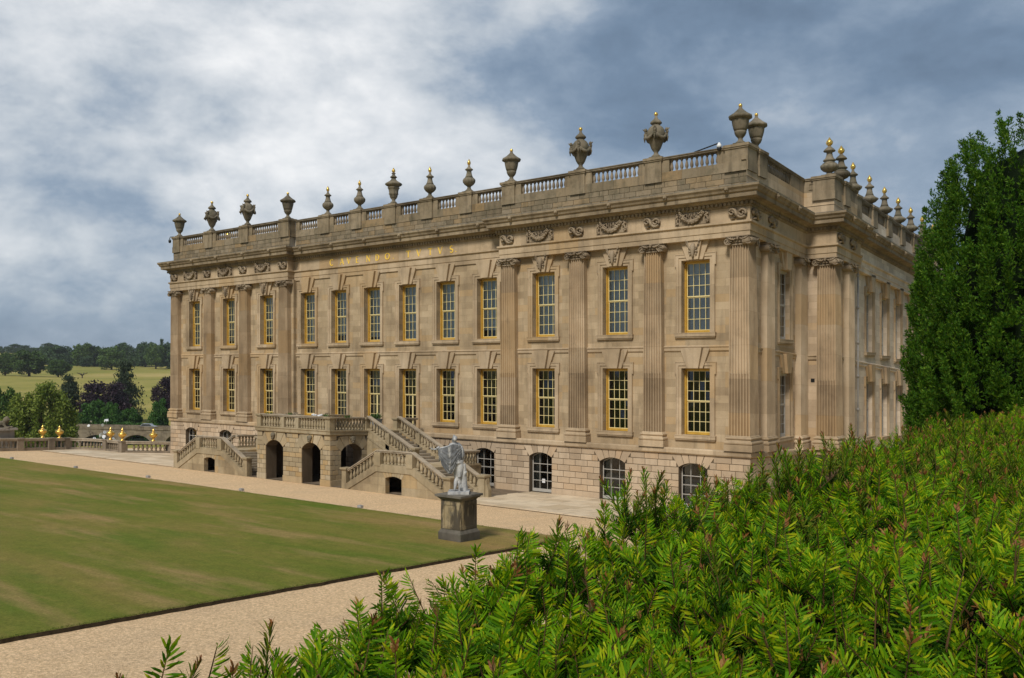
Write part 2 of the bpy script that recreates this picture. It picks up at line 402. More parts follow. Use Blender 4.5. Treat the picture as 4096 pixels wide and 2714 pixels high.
def ground_mats():
    t = MT('pale pinkish gravel', .95, .1)
    v = t.N.new('ShaderNodeTexVoronoi'); v.inputs['Scale'].default_value = 26; t.L.new(t.pos, v.inputs['Vector'])
    c = t.ramp(v.outputs['Color'], [(.0, (.32, .215, .115)), (1, (.76, .57, .37)), (.5, (.56, .405, .245))])
    c = t.mix(.6, c, t.ramp(t.noise(9, 6, .7), [(.3, (.37, .255, .145)), (.7, (.72, .535, .345))]))
    # raked and driven lines along the path
    c = t.mix(t.math('MULTIPLY', t.ramp(t.noise(1, 5, .6, vec=t.mapv((.9, .14, 1))), [(.5, (0, 0, 0)), (.72, (1, 1, 1))]), .28), c, (.33, .25, .175))
    c = t.mix(t.math('MULTIPLY', t.ramp(t.noise(.35, 5, .6), [(.45, (0, 0, 0)), (.7, (1, 1, 1))]), .22), c, (.36, .285, .2))
    c = t.mix(.75, c, t.ramp(t.noise(16, 3, .8), [(.34, (.84, .79, .72)), (.66, (1.72, 1.66, 1.54))]), 'MULTIPLY')
    t.col(c); t.bump(t.noise(30, 5, .7), .8, .04); grav = t.m
    t = MT('mown lawn with dry patches', .95, .05)
    n = t.noise(.16, 7, .64, vec=t.mapv((.45, 1.35, 1), (3.3, 1.2, 0)))
    c = t.ramp(n, [(.30, (.085, .120, .020)), (.72, (.270, .185, .085)), (.40, (.120, .145, .028)), (.50, (.155, .155, .038)), (.60, (.200, .165, .055))])
    p = t.noise(.27, 4, .55, vec=t.mapv((.5, 1.2, 1), (9, 4.6, 0)))
    c = t.mix(t.math('MULTIPLY', t.ramp(p, [(.52, (0, 0, 0)), (.68, (1, 1, 1))]), .6), c, (.080, .135, .020))
    p2 = t.noise(.36, 6, .62, vec=t.mapv((.3, 1.5, 1), (2, 14, 0)))
    c = t.mix(t.math('MULTIPLY', t.ramp(p2, [(.50, (0, 0, 0)), (.66, (1, 1, 1))]), .75), c, (.300, .205, .105))
    mid = t.noise(2.2, 6, .7); c = t.mix(.5, c, t.ramp(mid, [(.3, (.72, .74, .7)), (.7, (1.28, 1.24, 1.2))]), 'MULTIPLY')
    f = t.noise(14, 6, .75); c = t.mix(.75, c, t.ramp(f, [(.28, (.55, .55, .5)), (.72, (1.4, 1.4, 1.3))]), 'MULTIPLY')
    c = t.mix(1.0, c, (1.12, 1.09, 1.0), 'MULTIPLY')
    t.col(c); t.bump(t.noise(40, 4, .7), .8, .03); lawn = t.m
    t = MT('riverside paving flag', .85, .25); r = t.rnd()
    c = t.ramp(r, [(0, (.50, .39, .255)), (1, (.68, .56, .40)), (.5, (.60, .475, .325))])
    c = t.mix(t.math('MULTIPLY', t.ramp(t.noise(1.6, 6, .65), [(.47, (0, 0, 0)), (.66, (1, 1, 1))]), .4), c, (.34, .275, .20))
    t.col(c); t.bump(t.noise(14, 5, .65), .3, .02); flag = t.m
    t = MT('park pasture', .95, .05)
    n = t.noise(.012, 6, .6); c = t.ramp(n, [(.3, (.175, .185, .040)), (.7, (.400, .310, .115)), (.5, (.285, .250, .066))])
    c = t.mix(.5, c, t.ramp(t.noise(.35, 6, .7), [(.3, (.75, .75, .7)), (.7, (1.2, 1.2, 1.15))]), 'MULTIPLY'); t.col(c); past = t.m
    return grav, lawn, flag, past
M_GRAVEL, M_LAWN, M_FLAG, M_PASTURE = ground_mats()
M_SOIL = plain('cut turf edge soil', (.045, .032, .018), .95, 0, .1, .4, 8, .5)
M_FLAGBED = plain('paving bed', (.17, .13, .09), .95, 0, .1, .3, 3)
def leafmat(name, a, b, c=None, rough=.55, spec=.3, nsc=.6, trans=.25, lo=.62, hi=1.3):
    """foliage: each leaf its own tint, some light passes through"""
    t = MT(name, rough, spec); i = t.island()
    col = t.ramp(i, [(0, a), (1, b)] if c is None else [(0, a), (1, c), (.62, b)])
    col = t.mix(.55, col, t.ramp(t.noise(nsc, 4, .6), [(.3, (lo, lo*1.06, lo)), (.72, (hi, hi*.96, hi*.85))]), 'MULTIPLY')
    t.col(col)
    if trans:
        N, L = t.N, t.L
        tl = N.new('ShaderNodeBsdfTranslucent'); L.new(col, tl.inputs['Color'])
        mx = N.new('ShaderNodeMixShader'); mx.inputs[0].default_value = trans
        L.new(t.b.outputs[0], mx.inputs[1]); L.new(tl.outputs[0], mx.inputs[2])
        L.new(mx.outputs[0], N['Material Output'].inputs['Surface'])
    return t.m
M_OAK = leafmat('oak foliage', (0.0405, 0.081, 0.0216), (0.0945, 0.1553, 0.0378), None, .6, .2, .12)
M_OAK2 = leafmat('lime foliage', (0.054, 0.108, 0.0243), (0.1283, 0.2025, 0.0459), None, .6, .2, .12)
M_WOOD = leafmat('hill wood foliage', (0.0351, 0.0743, 0.0297), (0.0783, 0.1323, 0.0459), None, .6, .2, .06)
M_WILLOW = leafmat('willow foliage', (0.085, 0.14, 0.018), (0.26, 0.31, 0.055), None, .6, .2, .3)
M_COPPER = leafmat('copper beech foliage', (.016, .010, .018), (.042, .022, .034), None, .6, .25, .2, .1)
M_CEDAR = leafmat('cedar foliage', (0.0297, 0.0486, 0.027), (0.0783, 0.108, 0.054), None, .6, .2, .2)
M_BUSH = leafmat('riverside bush foliage', (.035, .105, .018), (.085, .185, .032), None, .6, .2, .2)
M_YEWT = leafmat('yew tree foliage', (.024, .085, .008), (.070, .175, .012), (.160, .265, .024), .6, .15, 1.3, .35, .32, 1.75)
M_BARK = plain('bark', (.075, .058, .042), .9, 0, .1, .3, 4, .5)
M_YEWCORE = plain('yew core dark as shade', (.006, .012, .004), .95, 0, .05, .4, 6)  # near-black colour stands in for shade deep inside the foliage
M_NEEDLE = leafmat('yew needle', (0.062, 0.2, 0.004), (0.176, 0.341, 0.005), (0.425, 0.435, 0.008), .6, .14, 7.5, .30, .38, 1.5)
M_NEEDLED = leafmat('old shaded yew needle', (.014, .055, .003), (.040, .115, .004), (.085, .155, .006), .6, .12, 5.5, .22)  # older needles, darkened further as painted shade low in the shoots
M_TIP = leafmat('bronze yew tip', (.190, .070, .022), (.310, .125, .035), (.28, .19, .05), .55, .3, 3, .25)
M_STEM = plain('yew stem', (.085, .045, .018), .8, 0, .2, .3, 12)
M_STEMG = plain('green yew stem', (.10, .14, .02), .7, 0, .2, .3, 12)
M_PLANT = leafmat('terrace plant foliage', (.05, .11, .03), (.12, .20, .06), None, .6, .2, 3)
M_PETAL = plain('white petals', (.75, .75, .76), .6)
M_SILVER = plain('silver grey car paint', (.40, .42, .44), .3, .4)
M_TYRE = plain('dark tyre', (.02, .02, .02), .8)
M_CARGLASS = plain('dark car glass', (.03, .035, .04), .1, 0, .6)

M_RIVER = plain('dark river water', (.020, .026, .022), .12, 0, .5, .2, .2)
M_NEEDLEO = leafmat('bronze green yew needle', (.060, .120, .006), (.140, .200, .010), (.270, .250, .026), .6, .14, 6.0, .30)
M_DEAD = plain('dry brown twig', (.16, .10, .055), .9, 0, .1, .3, 9)

# ================================================================== THE HOUSE
XC = -26.39
HOUSE = root('country_house', 'long buff sandstone country house with gilded windows and urn topped parapet', 'house', (XC, 6, 0))
def part(name, me, loc=None, rz=0.0, rot=None): return link(name, me, HOUSE, loc, rz, rot)
RIGHT_BAYS = [-2.84, -7.83, -12.86]; LEFT_BAYS = [2*XC-x for x in RIGHT_BAYS]
MID_BAYS = [XC+d for d in (8.85, 5.31, 1.77, -1.77, -5.31, -8.85)]
WW = 1.66; HU0, HU1, HL0, HL1 = 9.48, 13.38, 3.98, 7.57; DOOR0 = 3.46
PE = .78                                   # half thickness of jambs etc.
XR = -15.98; XL = 2*XC-XR                  # inner edges of the end pavilions
WEND = 2*XC                                # left wall plane

def facade(mb, ax, pl, a0, a1, z0, z1, ops, dep):
    P = (lambda a, d, z: (a, pl+d, z)) if ax == 'x' else (lambda a, d, z: (pl-d, a, z))
    xs = sorted({a0, a1, *[o[0] for o in ops], *[o[1] for o in ops]}); zs = sorted({z0, z1, *[o[2] for o in ops], *[o[3] for o in ops]})
    for i in range(len(xs)-1):
        for j in range(len(zs)-1):
            xm, zm = (xs[i]+xs[i+1])/2, (zs[j]+zs[j+1])/2
            if any(o[0] < xm < o[1] and o[2] < zm < o[3] for o in ops): continue
            mb.quad(P(xs[i], 0, zs[j]), P(xs[i+1], 0, zs[j]), P(xs[i+1], 0, zs[j+1]), P(xs[i], 0, zs[j+1]))
    for a, b, c, d in ops:
        mb.quad(P(a, 0, c), P(a, dep, c), P(a, dep, d), P(a, 0, d)); mb.quad(P(b, 0, c), P(b, 0, d), P(b, dep, d), P(b, dep, c))
        mb.quad(P(a, 0, c), P(b, 0, c), P(b, dep, c), P(a, dep, c)); mb.quad(P(a, 0, d), P(a, dep, d), P(b, dep, d), P(b, 0, d))

def op(c, z0, z1, w=WW): return (c-w/2, c+w/2, z0, z1)
SIDE_WIN = 5.38; WING_WINS = [16.43+3.53*k for k in range(8)]; SWW = 1.5; WGX = 1.5
WZ0, WZ1 = 3.2, 14.42
def walls():
    mb = MB()
    facade(mb, 'x', 0.0, XR-.2, 0, WZ0, WZ1, [op(c, HL0, HL1) for c in RIGHT_BAYS]+[op(c, HU0, HU1) for c in RIGHT_BAYS], .62)
    part('wall', mb.mesh('wall', M_WALL, True))
    mb = MB()
    facade(mb, 'x', 0.0, WEND, XL+.2, WZ0, WZ1, [op(c, HL0, HL1) for c in LEFT_BAYS]+[op(c, HU0, HU1) for c in LEFT_BAYS], .62)
    mb.quad((WEND, 0, 0), (WEND, 14, 0), (WEND, 14, 17), (WEND, 0, 17))
    part('wall', mb.mesh('wall', M_WALL, True))
    mb = MB()
    facade(mb, 'x', .3, XL+.2, XR-.2, WZ0, WZ1, [op(c, DOOR0 if abs(c-XC) < 2 else HL0, HL1) for c in MID_BAYS]+[op(c, HU0, HU1) for c in MID_BAYS], .62)
    for x in (XL+.2, XR-.2): mb.quad((x, 0, WZ0), (x, .3, WZ0), (x, .3, WZ1), (x, 0, WZ1))
    part('wall', mb.mesh('wall', M_WALL, True))
    mb = MB()
    facade(mb, 'y', 0.0, 0, 8.24, WZ0, WZ1, [op(SIDE_WIN, HL0, HL1, SWW), op(SIDE_WIN, HU0, HU1, SWW)], .62)
    mb.quad((0, 8.24, WZ0), (1.73, 8.24, WZ0), (1.73, 8.24, WZ1), (0, 8.24, WZ1))
    mb.quad((1.73, 8.24, WZ0), (1.73, 12.4, WZ0), (1.73, 12.4, WZ1), (1.73, 8.24, WZ1))
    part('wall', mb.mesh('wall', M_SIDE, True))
    mb = MB()
    mb.quad((1.73, 12.4, 0), (WGX, 12.4, 0), (WGX, 12.4, WZ1), (1.73, 12.4, WZ1))
    facade(mb, 'y', WGX, 12.4, 50, 0, WZ1, [op(c, HL0, HL1, 1.4) for c in WING_WINS]+[op(c, HU0, HU1, 1.4) for c in WING_WINS], .62)
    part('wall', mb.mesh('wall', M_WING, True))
    # floors, cross wall and roof: the rooms behind the glass
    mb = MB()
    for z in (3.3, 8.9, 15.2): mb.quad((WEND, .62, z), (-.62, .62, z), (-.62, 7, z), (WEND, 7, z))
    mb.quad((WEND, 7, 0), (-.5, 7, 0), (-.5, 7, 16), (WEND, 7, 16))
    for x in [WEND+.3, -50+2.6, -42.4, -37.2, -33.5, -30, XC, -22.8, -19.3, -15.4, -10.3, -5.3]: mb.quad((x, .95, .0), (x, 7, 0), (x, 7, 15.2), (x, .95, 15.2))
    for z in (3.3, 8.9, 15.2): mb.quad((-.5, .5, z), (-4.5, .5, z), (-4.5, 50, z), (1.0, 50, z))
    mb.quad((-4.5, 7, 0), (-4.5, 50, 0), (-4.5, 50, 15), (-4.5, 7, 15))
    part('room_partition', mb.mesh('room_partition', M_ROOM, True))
    mb = MB(); mb.prism_z([(WEND, .3), (-.2, .3), (-.2, 8.4), (1.2, 8.4), (1.2, 50), (-12, 50), (-12, 14), (WEND, 14)], 16.55, 16.75)
    part('roof', mb.mesh('roof', M_LEADSHEET, True))
walls()

# ---- plan line of the entablature (outward is the garden side)
EP = [(WEND-.36, 14), (WEND-.36, -.38), (XL, -.38), (XL, .22), (XR, .22), (XR, -.38), (.36, -.38), (.36, 7.86), (2.11, 7.86), (2.11, 12.5)]
EPW = [(1.80, 12.5), (1.80, 50)]
def offset_path(path, o):
    mb = MB(); mb.sweep(path, [(o, 0), (o, 1)]); return [(mb.v[2*i][0], mb.v[2*i][1]) for i in range(len(path))]
def entablature():
    PR = {'architrave': ([(-.5, 14.36), (0, 14.36), (0, 14.61), (.035, 14.625), (.035, 14.96), (.07, 15.0), (.13, 15.04), (.13, 15.14), (.0, 15.17)], M_TRIM),
          'frieze': ([(0, 15.17), (0, 15.84)], M_TRIM),
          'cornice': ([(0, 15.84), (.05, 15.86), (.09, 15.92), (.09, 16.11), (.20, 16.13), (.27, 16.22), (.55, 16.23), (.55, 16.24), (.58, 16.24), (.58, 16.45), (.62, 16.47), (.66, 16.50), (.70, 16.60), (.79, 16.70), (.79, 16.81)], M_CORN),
          'gutter_flashing': ([(.79, 16.812), (.80, 16.83), (-.4, 16.90)], M_LEADSHEET)}
    for n, (pr, m) in PR.items():
        mb = MB(); mb.sweep(EP, pr); part(n, mb.mesh(n, m, True))
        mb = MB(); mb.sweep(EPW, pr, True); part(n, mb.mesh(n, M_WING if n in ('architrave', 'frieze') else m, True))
    mb = MB()
    def den(ax, pl, a0, a1):
        k = int((a1-a0)/.235)
        for i in range(k+1):
            a = a0+(a1-a0)*i/k
            if ax == 'x': mb.box(a-.065, a+.065, pl-.20, pl-.08, 15.945, 16.105)
            else: mb.box(pl+.08, pl+.20, a-.065, a+.065, 15.945, 16.105)
    den('x', -.38, WEND-.5, XL+.12); den('x', .22, XL+.3, XR-.3); den('x', -.38, XR-.12, .5)
    den('y', .36, -.5, 7.6); den('x', 7.86, .6, 2.25); den('y', 2.11, 7.75, 12.5); den('y', 1.80, 12.7, 40)
    o = part('dentil_row', mb.mesh('dentil_row', M_CORN, True)); o['kind'] = 'stuff'
    mb = MB(); mb.smooth = True; mb.blob((0, 0, 0), (.13, .12, .15)); mb.blob((0, -.10, -.04), (.07, .07, .06)); mb.blob((-.1, 0, .1), .05); mb.blob((.1, 0, .1), .05); mb.blob((0, -.02, -.13), (.09, .06, .05))
    me = mb.mesh('lion_mask', M_CORN)
    for x in [-.6, -4.1, -7.6, -11.2, -14.6]:
        part('lion_mask', me, (x, -.38-.74, 16.64)); part('lion_mask', me, (2*XC-x, -.38-.74, 16.64))
    for k in range(-3, 3): part('lion_mask', me, (XC+1.75+3.5*k, .22-.74, 16.64))
    for y in (1.4, 4.6): part('lion_mask', me, (.36+.74, y, 16.64), R(90))
    for y in (8.6, 11.3): part('lion_mask', me, (2.11+.74, y, 16.64), R(90))
    for k in range(6): part('lion_mask', me, (1.80+.74, 14.2+3.5*k, 16.64), R(90))
    # wide ledge over the basement
    mb = MB()
    BP = [(WEND-.36-.02, 14), (WEND-.38, -.40), (XL+.35, -.40), (XL+.35, -.08), (XR-.35, -.08), (XR-.35, -.40), (.38, -.40), (.38, 7.9), (2.13, 7.9), (2.13, 12.6)]
    mb.sweep(BP, [(-.02, 2.93), (.05, 2.95), (.08, 3.0), (.08, 3.20), (.05, 3.26), (-.9, 3.30)]); part('ledge', mb.mesh('ledge', M_TRIM, True))
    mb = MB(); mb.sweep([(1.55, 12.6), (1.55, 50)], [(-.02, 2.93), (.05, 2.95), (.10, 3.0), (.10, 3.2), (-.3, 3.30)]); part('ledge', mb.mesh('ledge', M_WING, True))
entablature()

# ---- string course, broken by pilasters and keystones, between the storeys
PIL_X = [-5.26, -10.25, -15.36]; PILS = PIL_X+[2*XC-x for x in PIL_X]
def strings():
    pr = [(0, 8.46), (.04, 8.48), (.07, 8.52), (.07, 8.66), (.11, 8.70), (.11, 8.75), (0, 8.80)]
    runs = []
    xs = [XR-.2, -15.36, -10.25, -5.26, -.26]
    for a, b in zip(xs[1:], xs[2:]): runs.append([(a+.56, 0), (b-.56, 0)])
    runs += [[(2*XC-r[1][0], 0), (2*XC-r[0][0], 0)] for r in runs]
    runs.append([(XL+.2, .3), (XR-.2, .3)])
    runs += [[(0, .62), (0, 1.95)], [(0, 3.05), (0, 7.0)], [(0.0, 8.24), (.98, 8.24)], [(1.73, 9.1), (1.73, 10.1)], [(1.73, 11.4), (1.73, 12.4)]]
    for r in runs:
        mb = MB(); mb.sweep(r, pr, True); part('string_course', mb.mesh('string_course', M_TRIM, True))
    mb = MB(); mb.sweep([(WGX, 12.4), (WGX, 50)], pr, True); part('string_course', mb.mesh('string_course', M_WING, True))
strings()

# ---- pilasters
def flute_line(w, n, lower, dep=.085):
    """points (x, y) across a fluted face, y inward positive"""
    pts = [(-w/2, 0)]; fl = w/(n+.35*(n+1)/1.0)*1.0; gap = (w-n*fl)/(n+1)
    x = -w/2
    for i in range(n):
        x += gap; pts.append((x, 0))
        if lower:
            for q, d in ((.10, 1.0), (.24, .9), (.5, .1), (.76, .9), (.90, 1.0)): pts.append((x+fl*q, dep*d))
        else:
            for q, d in ((.1, .6), (.3, .95), (.5, 1), (.7, .95), (.9, .6)): pts.append((x+fl*q, dep*d))
        x += fl; pts.append((x, 0))
    pts.append((w/2, 0)); return pts
def shaft_mesh(corner=False):
    """local: x along the wall, y=0 the pilaster face, z site height"""
    mb = MB()
    W0, WM, W1 = 1.17, 1.13, 1.0; dep = .40
    def lv(z, w, lower):
        p = flute_line(w, 7, lower)
        if corner:   # the right hand side is fluted too
            q = flute_line(w, 7, lower)
            side = [(w/2-d, a+w/2) for a, d in q[1:]]
            return [(x, y, z) for x, y in p]+[(x, y, z) for x, y in side]
        return [(-w/2, dep, z)]+[(x, y, z) for x, y in p]+[(w/2, dep, z)]
    def loft(a, b):
        n = len(a); mb.add(a+b, [(i, i+1, n+i+1, n+i) for i in range(n-1)])
    loft(lv(4.06, W0, True), lv(7.26, WM, True))
    zs = [7.26, 9.6, 11.8, 13.94]; ws = [WM, 1.10, 1.06, W1]
    for i in range(3): loft(lv(zs[i], ws[i], False), lv(zs[i+1], ws[i+1], False))
    if corner:
        for z0, z1, w0, w1 in ((4.06, 7.26, W0, WM), (7.26, 13.94, WM, W1)):
            mb.quad((-w0/2, 0, z0), (-w0/2, dep, z0), (-w1/2, dep, z1), (-w1/2, 0, z1))
            mb.quad((w0/2, w0, z0), (w0/2-dep, w0, z0), (w1/2-dep, w1, z1), (w1/2, w1, z1))
    return mb
def spiral(cx, cz, r0, r1, turns, start, y, sgn=1, n=26):
    return [(cx+(r0+(r1-r0)*i/n)*math.cos(start+sgn*2*math.pi*turns*i/n), y, cz+(r0+(r1-r0)*i/n)*math.sin(start+sgn*2*math.pi*turns*i/n)) for i in range(n+1)]
def capital_mesh(left=True, right=True):
    """local z=0 at the neck, y=0 pilaster face"""
    mb = MB(); mb.smooth = True
    for k in range(11): mb.blob((-.45+.09*k, -.05, .13), (.04, .05, .05), 5, 3)      # egg moulding
    for s in [q for q, f in ((-1, left), (1, right)) if f]:
        c = (s*.52, .15)
        mb.tube(spiral(c[0], c[1], .215, .03, 2.3, math.pi/2, -.10, s), [.045-.022*i/26 for i in range(27)], 6)
        mb.smooth = False
        disc = [(c[0]+.20*math.cos(2*math.pi*k/14), c[1]+.20*math.sin(2*math.pi*k/14)) for k in range(14)]
        mb.prism(disc, -.08, .26); mb.smooth = True
        mb.blob((c[0], -.11, c[1]), (.045, .04, .045))
        mb.tube([(s*.50, -.13, .36), (s*.36, -.15, .26), (s*.20, -.13, .22), (s*.06, -.12, .30)], [.03, .045, .045, .025], 5)
        for q in range(3): mb.blob((s*(.16+.1*q), -.13, .27+.02*q), (.05, .04, .05), 5, 3)
    mb.blob((0, -.14, .36), (.09, .06, .09)); mb.blob((0, -.17, .25), (.05, .05, .08))
    mb.smooth = False
    mb.box(-.52, .52, -.03, .36, -.04, .05); mb.box(-.50, .50, -.06, .36, .08, .30)
    mb.box(-.60, .60, -.12, .36, .33, .37); mb.box(-.64, .64, -.16, .36, .375, .418)
    return mb
def base_mesh(corner=False):
    mb = MB(); w = .585; d = .40
    pr = [(.19, 3.265), (.19, 3.60), (.13, 3.605), (.17, 3.65), (.18, 3.71), (.16, 3.77), (.09, 3.785), (.07, 3.84), (.08, 3.88), (.12, 3.90), (.13, 3.945), (.11, 3.99), (.05, 4.0), (.05, 4.03), (0, 4.065)]
    if corner: path = [(-w, d), (-w, 0), (w, 0), (w, 2*w), (w-d, 2*w)]
    else: path = [(-w, d), (-w, 0), (w, 0), (w, d)]
    mb.sweep(path, pr); return mb
ME_SHAFT = shaft_mesh().mesh('pilaster', M_SHAFT); ME_SHAFTC = shaft_mesh(True).mesh('pilaster', M_SHAFT)
ME_CAP = capital_mesh().mesh('capital', M_CARVE); ME_BASE = base_mesh().mesh('base', M_TRIM); ME_BASEC = base_mesh(True).mesh('base', M_TRIM)
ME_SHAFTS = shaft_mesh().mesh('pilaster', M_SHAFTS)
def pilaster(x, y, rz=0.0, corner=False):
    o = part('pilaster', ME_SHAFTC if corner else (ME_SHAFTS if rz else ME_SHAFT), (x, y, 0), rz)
    sub('capital', ME_CAP, o, (0, 0, 13.945), (0, 0, 0), (1.10, 1.35, .985)); sub('base', ME_BASEC if corner else ME_BASE, o)
    if corner: sub('capital', ME_CAP, o, (.5, .5, 13.945-.004), (0, 0, R(90)))
    return o
for x in PILS: pilaster(x, -.38)
pilaster(-.225, -.38, 0, True); pilaster(2*XC+.225, -.38)
pilaster(.36, 2.5, R(90)); pilaster(.36, 7.62, R(90)); pilaster(1.525, 7.86, 0, True); pilaster(2.11, 10.75, R(90))

# ---- windows
def bar_frame(h, w, rows, doors=False, sh=0.0, nc=4):
    """sash window: slot 0 frame, slot 1 bars. local x centred, z=0 sill, y=0 wall face"""
    mb = MB(); e = w/2
    mb.m = 0; thin = nc == 3
    for s in (-1, 1):
        if thin: a, b = sorted((s*e, s*(e-.06))); mb.box(a, b, .44, .49, 0, h); continue
        a, b = sorted((s*e, s*(e-.075))); mb.box(a, b, .36, .44, 0, h); a, b = sorted((s*(e-.04), s*(e-.11))); mb.box(a, b, .44, .54, 0, h)
    mb.box(-e, e, .36, .54, h-.13, h-.001); mb.box(-e+.11, e-.11, .40, .54, .002, .14)
    mb.m = 1
    iw = e-(.06 if thin else .11); zb = .14; zt = h-.13; zm = (zb+zt)/2; f = .035
    if doors: zm = zb+(zt-zb)*.56
    panes = []
    for k, (z0, z1, y) in enumerate(((zb, zm, .48 if thin else .51), (zm, zt, .47))):
        bs = .006 if thin else .03; mb.box(-iw, -iw+f, y-bs, y+.02, z0, z1); mb.box(iw-f, iw, y-bs, y+.02, z0, z1)
        g0, g1 = (f, .055) if k == 0 else (.055, f); mb.box(-iw+f, iw-f, y-.034, y+.02, z1-g1, z1); mb.box(-iw+f, iw-f, y-.034, y+.02, z0, z0+g0)
        xs = np.linspace(-iw+f, iw-f, nc+1); bd = .026 if nc == 4 else .008; zs = np.linspace(z0+f, z1-f, rows+1)
        for i in range(1, nc):
            ww = .014 if not (doors and k == 0 and i == 2) else .06
            mb.box(xs[i]-ww, xs[i]+ww, y-bd, y+.012, z0+f, z1-f)
        for j in range(1, rows): mb.box(-iw+f, iw-f, y-.024, y+.012, zs[j]-.014, zs[j]+.014)
        for i in range(nc):
            for j in range(rows): panes.append((xs[i], xs[i+1], zs[j], zs[j+1], y+.004+sh))
    mb.v = [(x, y+sh, z) for x, y, z in mb.v]
    return mb, panes
def pane_mesh(w, h):
    mb = MB(); mb.quad((-w/2, 0, -h/2), (w/2, 0, -h/2), (w/2, 0, h/2), (-w/2, 0, h/2)); return mb.mesh('pane', M_GLASS)
def surround_mesh(h, w, sill=True):
    """eared architrave of two fillets round the opening"""
    mb = MB(); e = w/2
    for s in (-1, 1):
        def bx(a, b, y, z0, z1): a, b = sorted((s*a, s*b)); mb.box(a, b, y, .05, z0, z1)
        bx(e+.001, e+.15, -.045, 0, h); bx(e+.15, e+.27, -.085, 0, h-.30); bx(e+.15, e+.34, -.085, h-.30, h+.15)
        bx(e+.27, e+.30, -.11, 0, h-.30); bx(e+.34, e+.37, -.11, h-.32, h+.34)
        bx(.52, e+.15, -.045, h+.001, h+.15); bx(.50, e+.34, -.085, h+.15, h+.31); bx(.50, e+.34, -.11, h+.31, h+.345)
    return mb.mesh('surround', M_TRIM)
def sill_mesh(w):
    mb = MB(); e = w/2+.36
    mb.box(-e, e, -.16, .30, -.20, -.04); mb.box(-e+.04, e-.04, -.12, .30, -.27, -.20); mb.box(-e-.01, e+.01, -.175, .26, -.04, .0); return mb.mesh('sill', M_TRIM)
def key_mesh(z0, z1, carved=False):
    """triple keystone between z0 and z1 (local: 0 at the window head)"""
    mb = MB(); h = z1-z0
    mb.prism([(-.27, z0), (.27, z0), (.27+.19*h, z1), (-.27-.19*h, z1)], -.30, .05)
    for s in (-1, 1):
        p = [(s*.275, z0), (s*.46, z0), (s*(.46+.36*h), z1-.06), (s*(.275+.19*h), z1-.06)]
        mb.prism(p if s > 0 else p[::-1], -.14, .05)
    return mb.mesh('keystone', M_TRIM)
def stag_mesh():
    mb = MB(); mb.smooth = True
    mb.tube([(0, -.32, .86), (0, -.37, .66), (0, -.40, .46), (0, -.38, .24), (0, -.36, .08)], [.10, .15, .12, .075, .05], 7)
    for s in (-1, 1):
        mb.tube([(s*.06, -.34, .46), (s*.20, -.36, .62), (s*.30, -.36, .80), (s*.33, -.35, 1.02), (s*.27, -.34, 1.16)], [.035, .04, .035, .03, .015], 5)
        for z, x in ((.58, .17), (.76, .28), (.92, .32)):
            mb.tube([(s*x, -.36, z), (s*(x+.09), -.39, z+.09), (s*(x+.10), -.38, z+.20)], [.03, .025, .01], 4)
        mb.blob((s*.19, -.36, .44), (.10, .05, .06), 5, 3); mb.blob((s*.17, -.35, .30), (.06, .04, .08), 5, 3)
    return mb.mesh('stag_carving', M_CARVE)
def blind_mesh(w, h, z0, z1, m):
    mb = MB(); n = 28 if m is M_CURTAIN else 1; yb = .70 if n > 1 else .56
    for i in range(n):
        x0, x1 = -w/2+w*i/n, -w/2+w*(i+1)/n; y0 = yb+(.05*math.sin(i*2.1) if n > 1 else 0); y1 = yb+(.05*math.sin((i+1)*2.1) if n > 1 else 0)
        mb.quad((x0, y0, z0), (x1, y1, z0), (x1, y1, z1), (x0, y0, z1))
    return mb.mesh('curtain' if n > 1 else 'blind', m)
hU, hL, hD = HU1-HU0, HL1-HL0, HL1-DOOR0
FR = {}
for key, h, w, mats, dr in (('U', hU, WW, (M_GOLD, M_GOLDBAR), False), ('L', hL, WW, (M_GOLD, M_GOLDBAR), False), ('D', hD, WW, (M_GOLD, M_GOLDBAR), True),
                            ('SU', hU, SWW, (M_WHITE, M_WHITE), False), ('SL', hL, SWW, (M_WHITE, M_WHITE), False), ('WU', hU, 1.4, (M_WHITE, M_WHITE), False), ('WL', hL, 1.4, (M_WHITE, M_WHITE), False)):
    mb, pn = bar_frame(h, w, 3, dr, -.21 if key[0] in 'SW' else 0.0, 3 if key[0] in 'SW' else 4); FR[key] = (mb.mesh('window', mats), pn, surround_mesh(h, w), h, w)
ME_SILL = {w: sill_mesh(w) for w in (WW, SWW, 1.4)}
ME_KEYU = key_mesh(0.0, 1.12); ME_KEYL = key_mesh(0.0, 1.10); ME_STAG = stag_mesh()
PANE_CACHE = {}; PANES = [0]
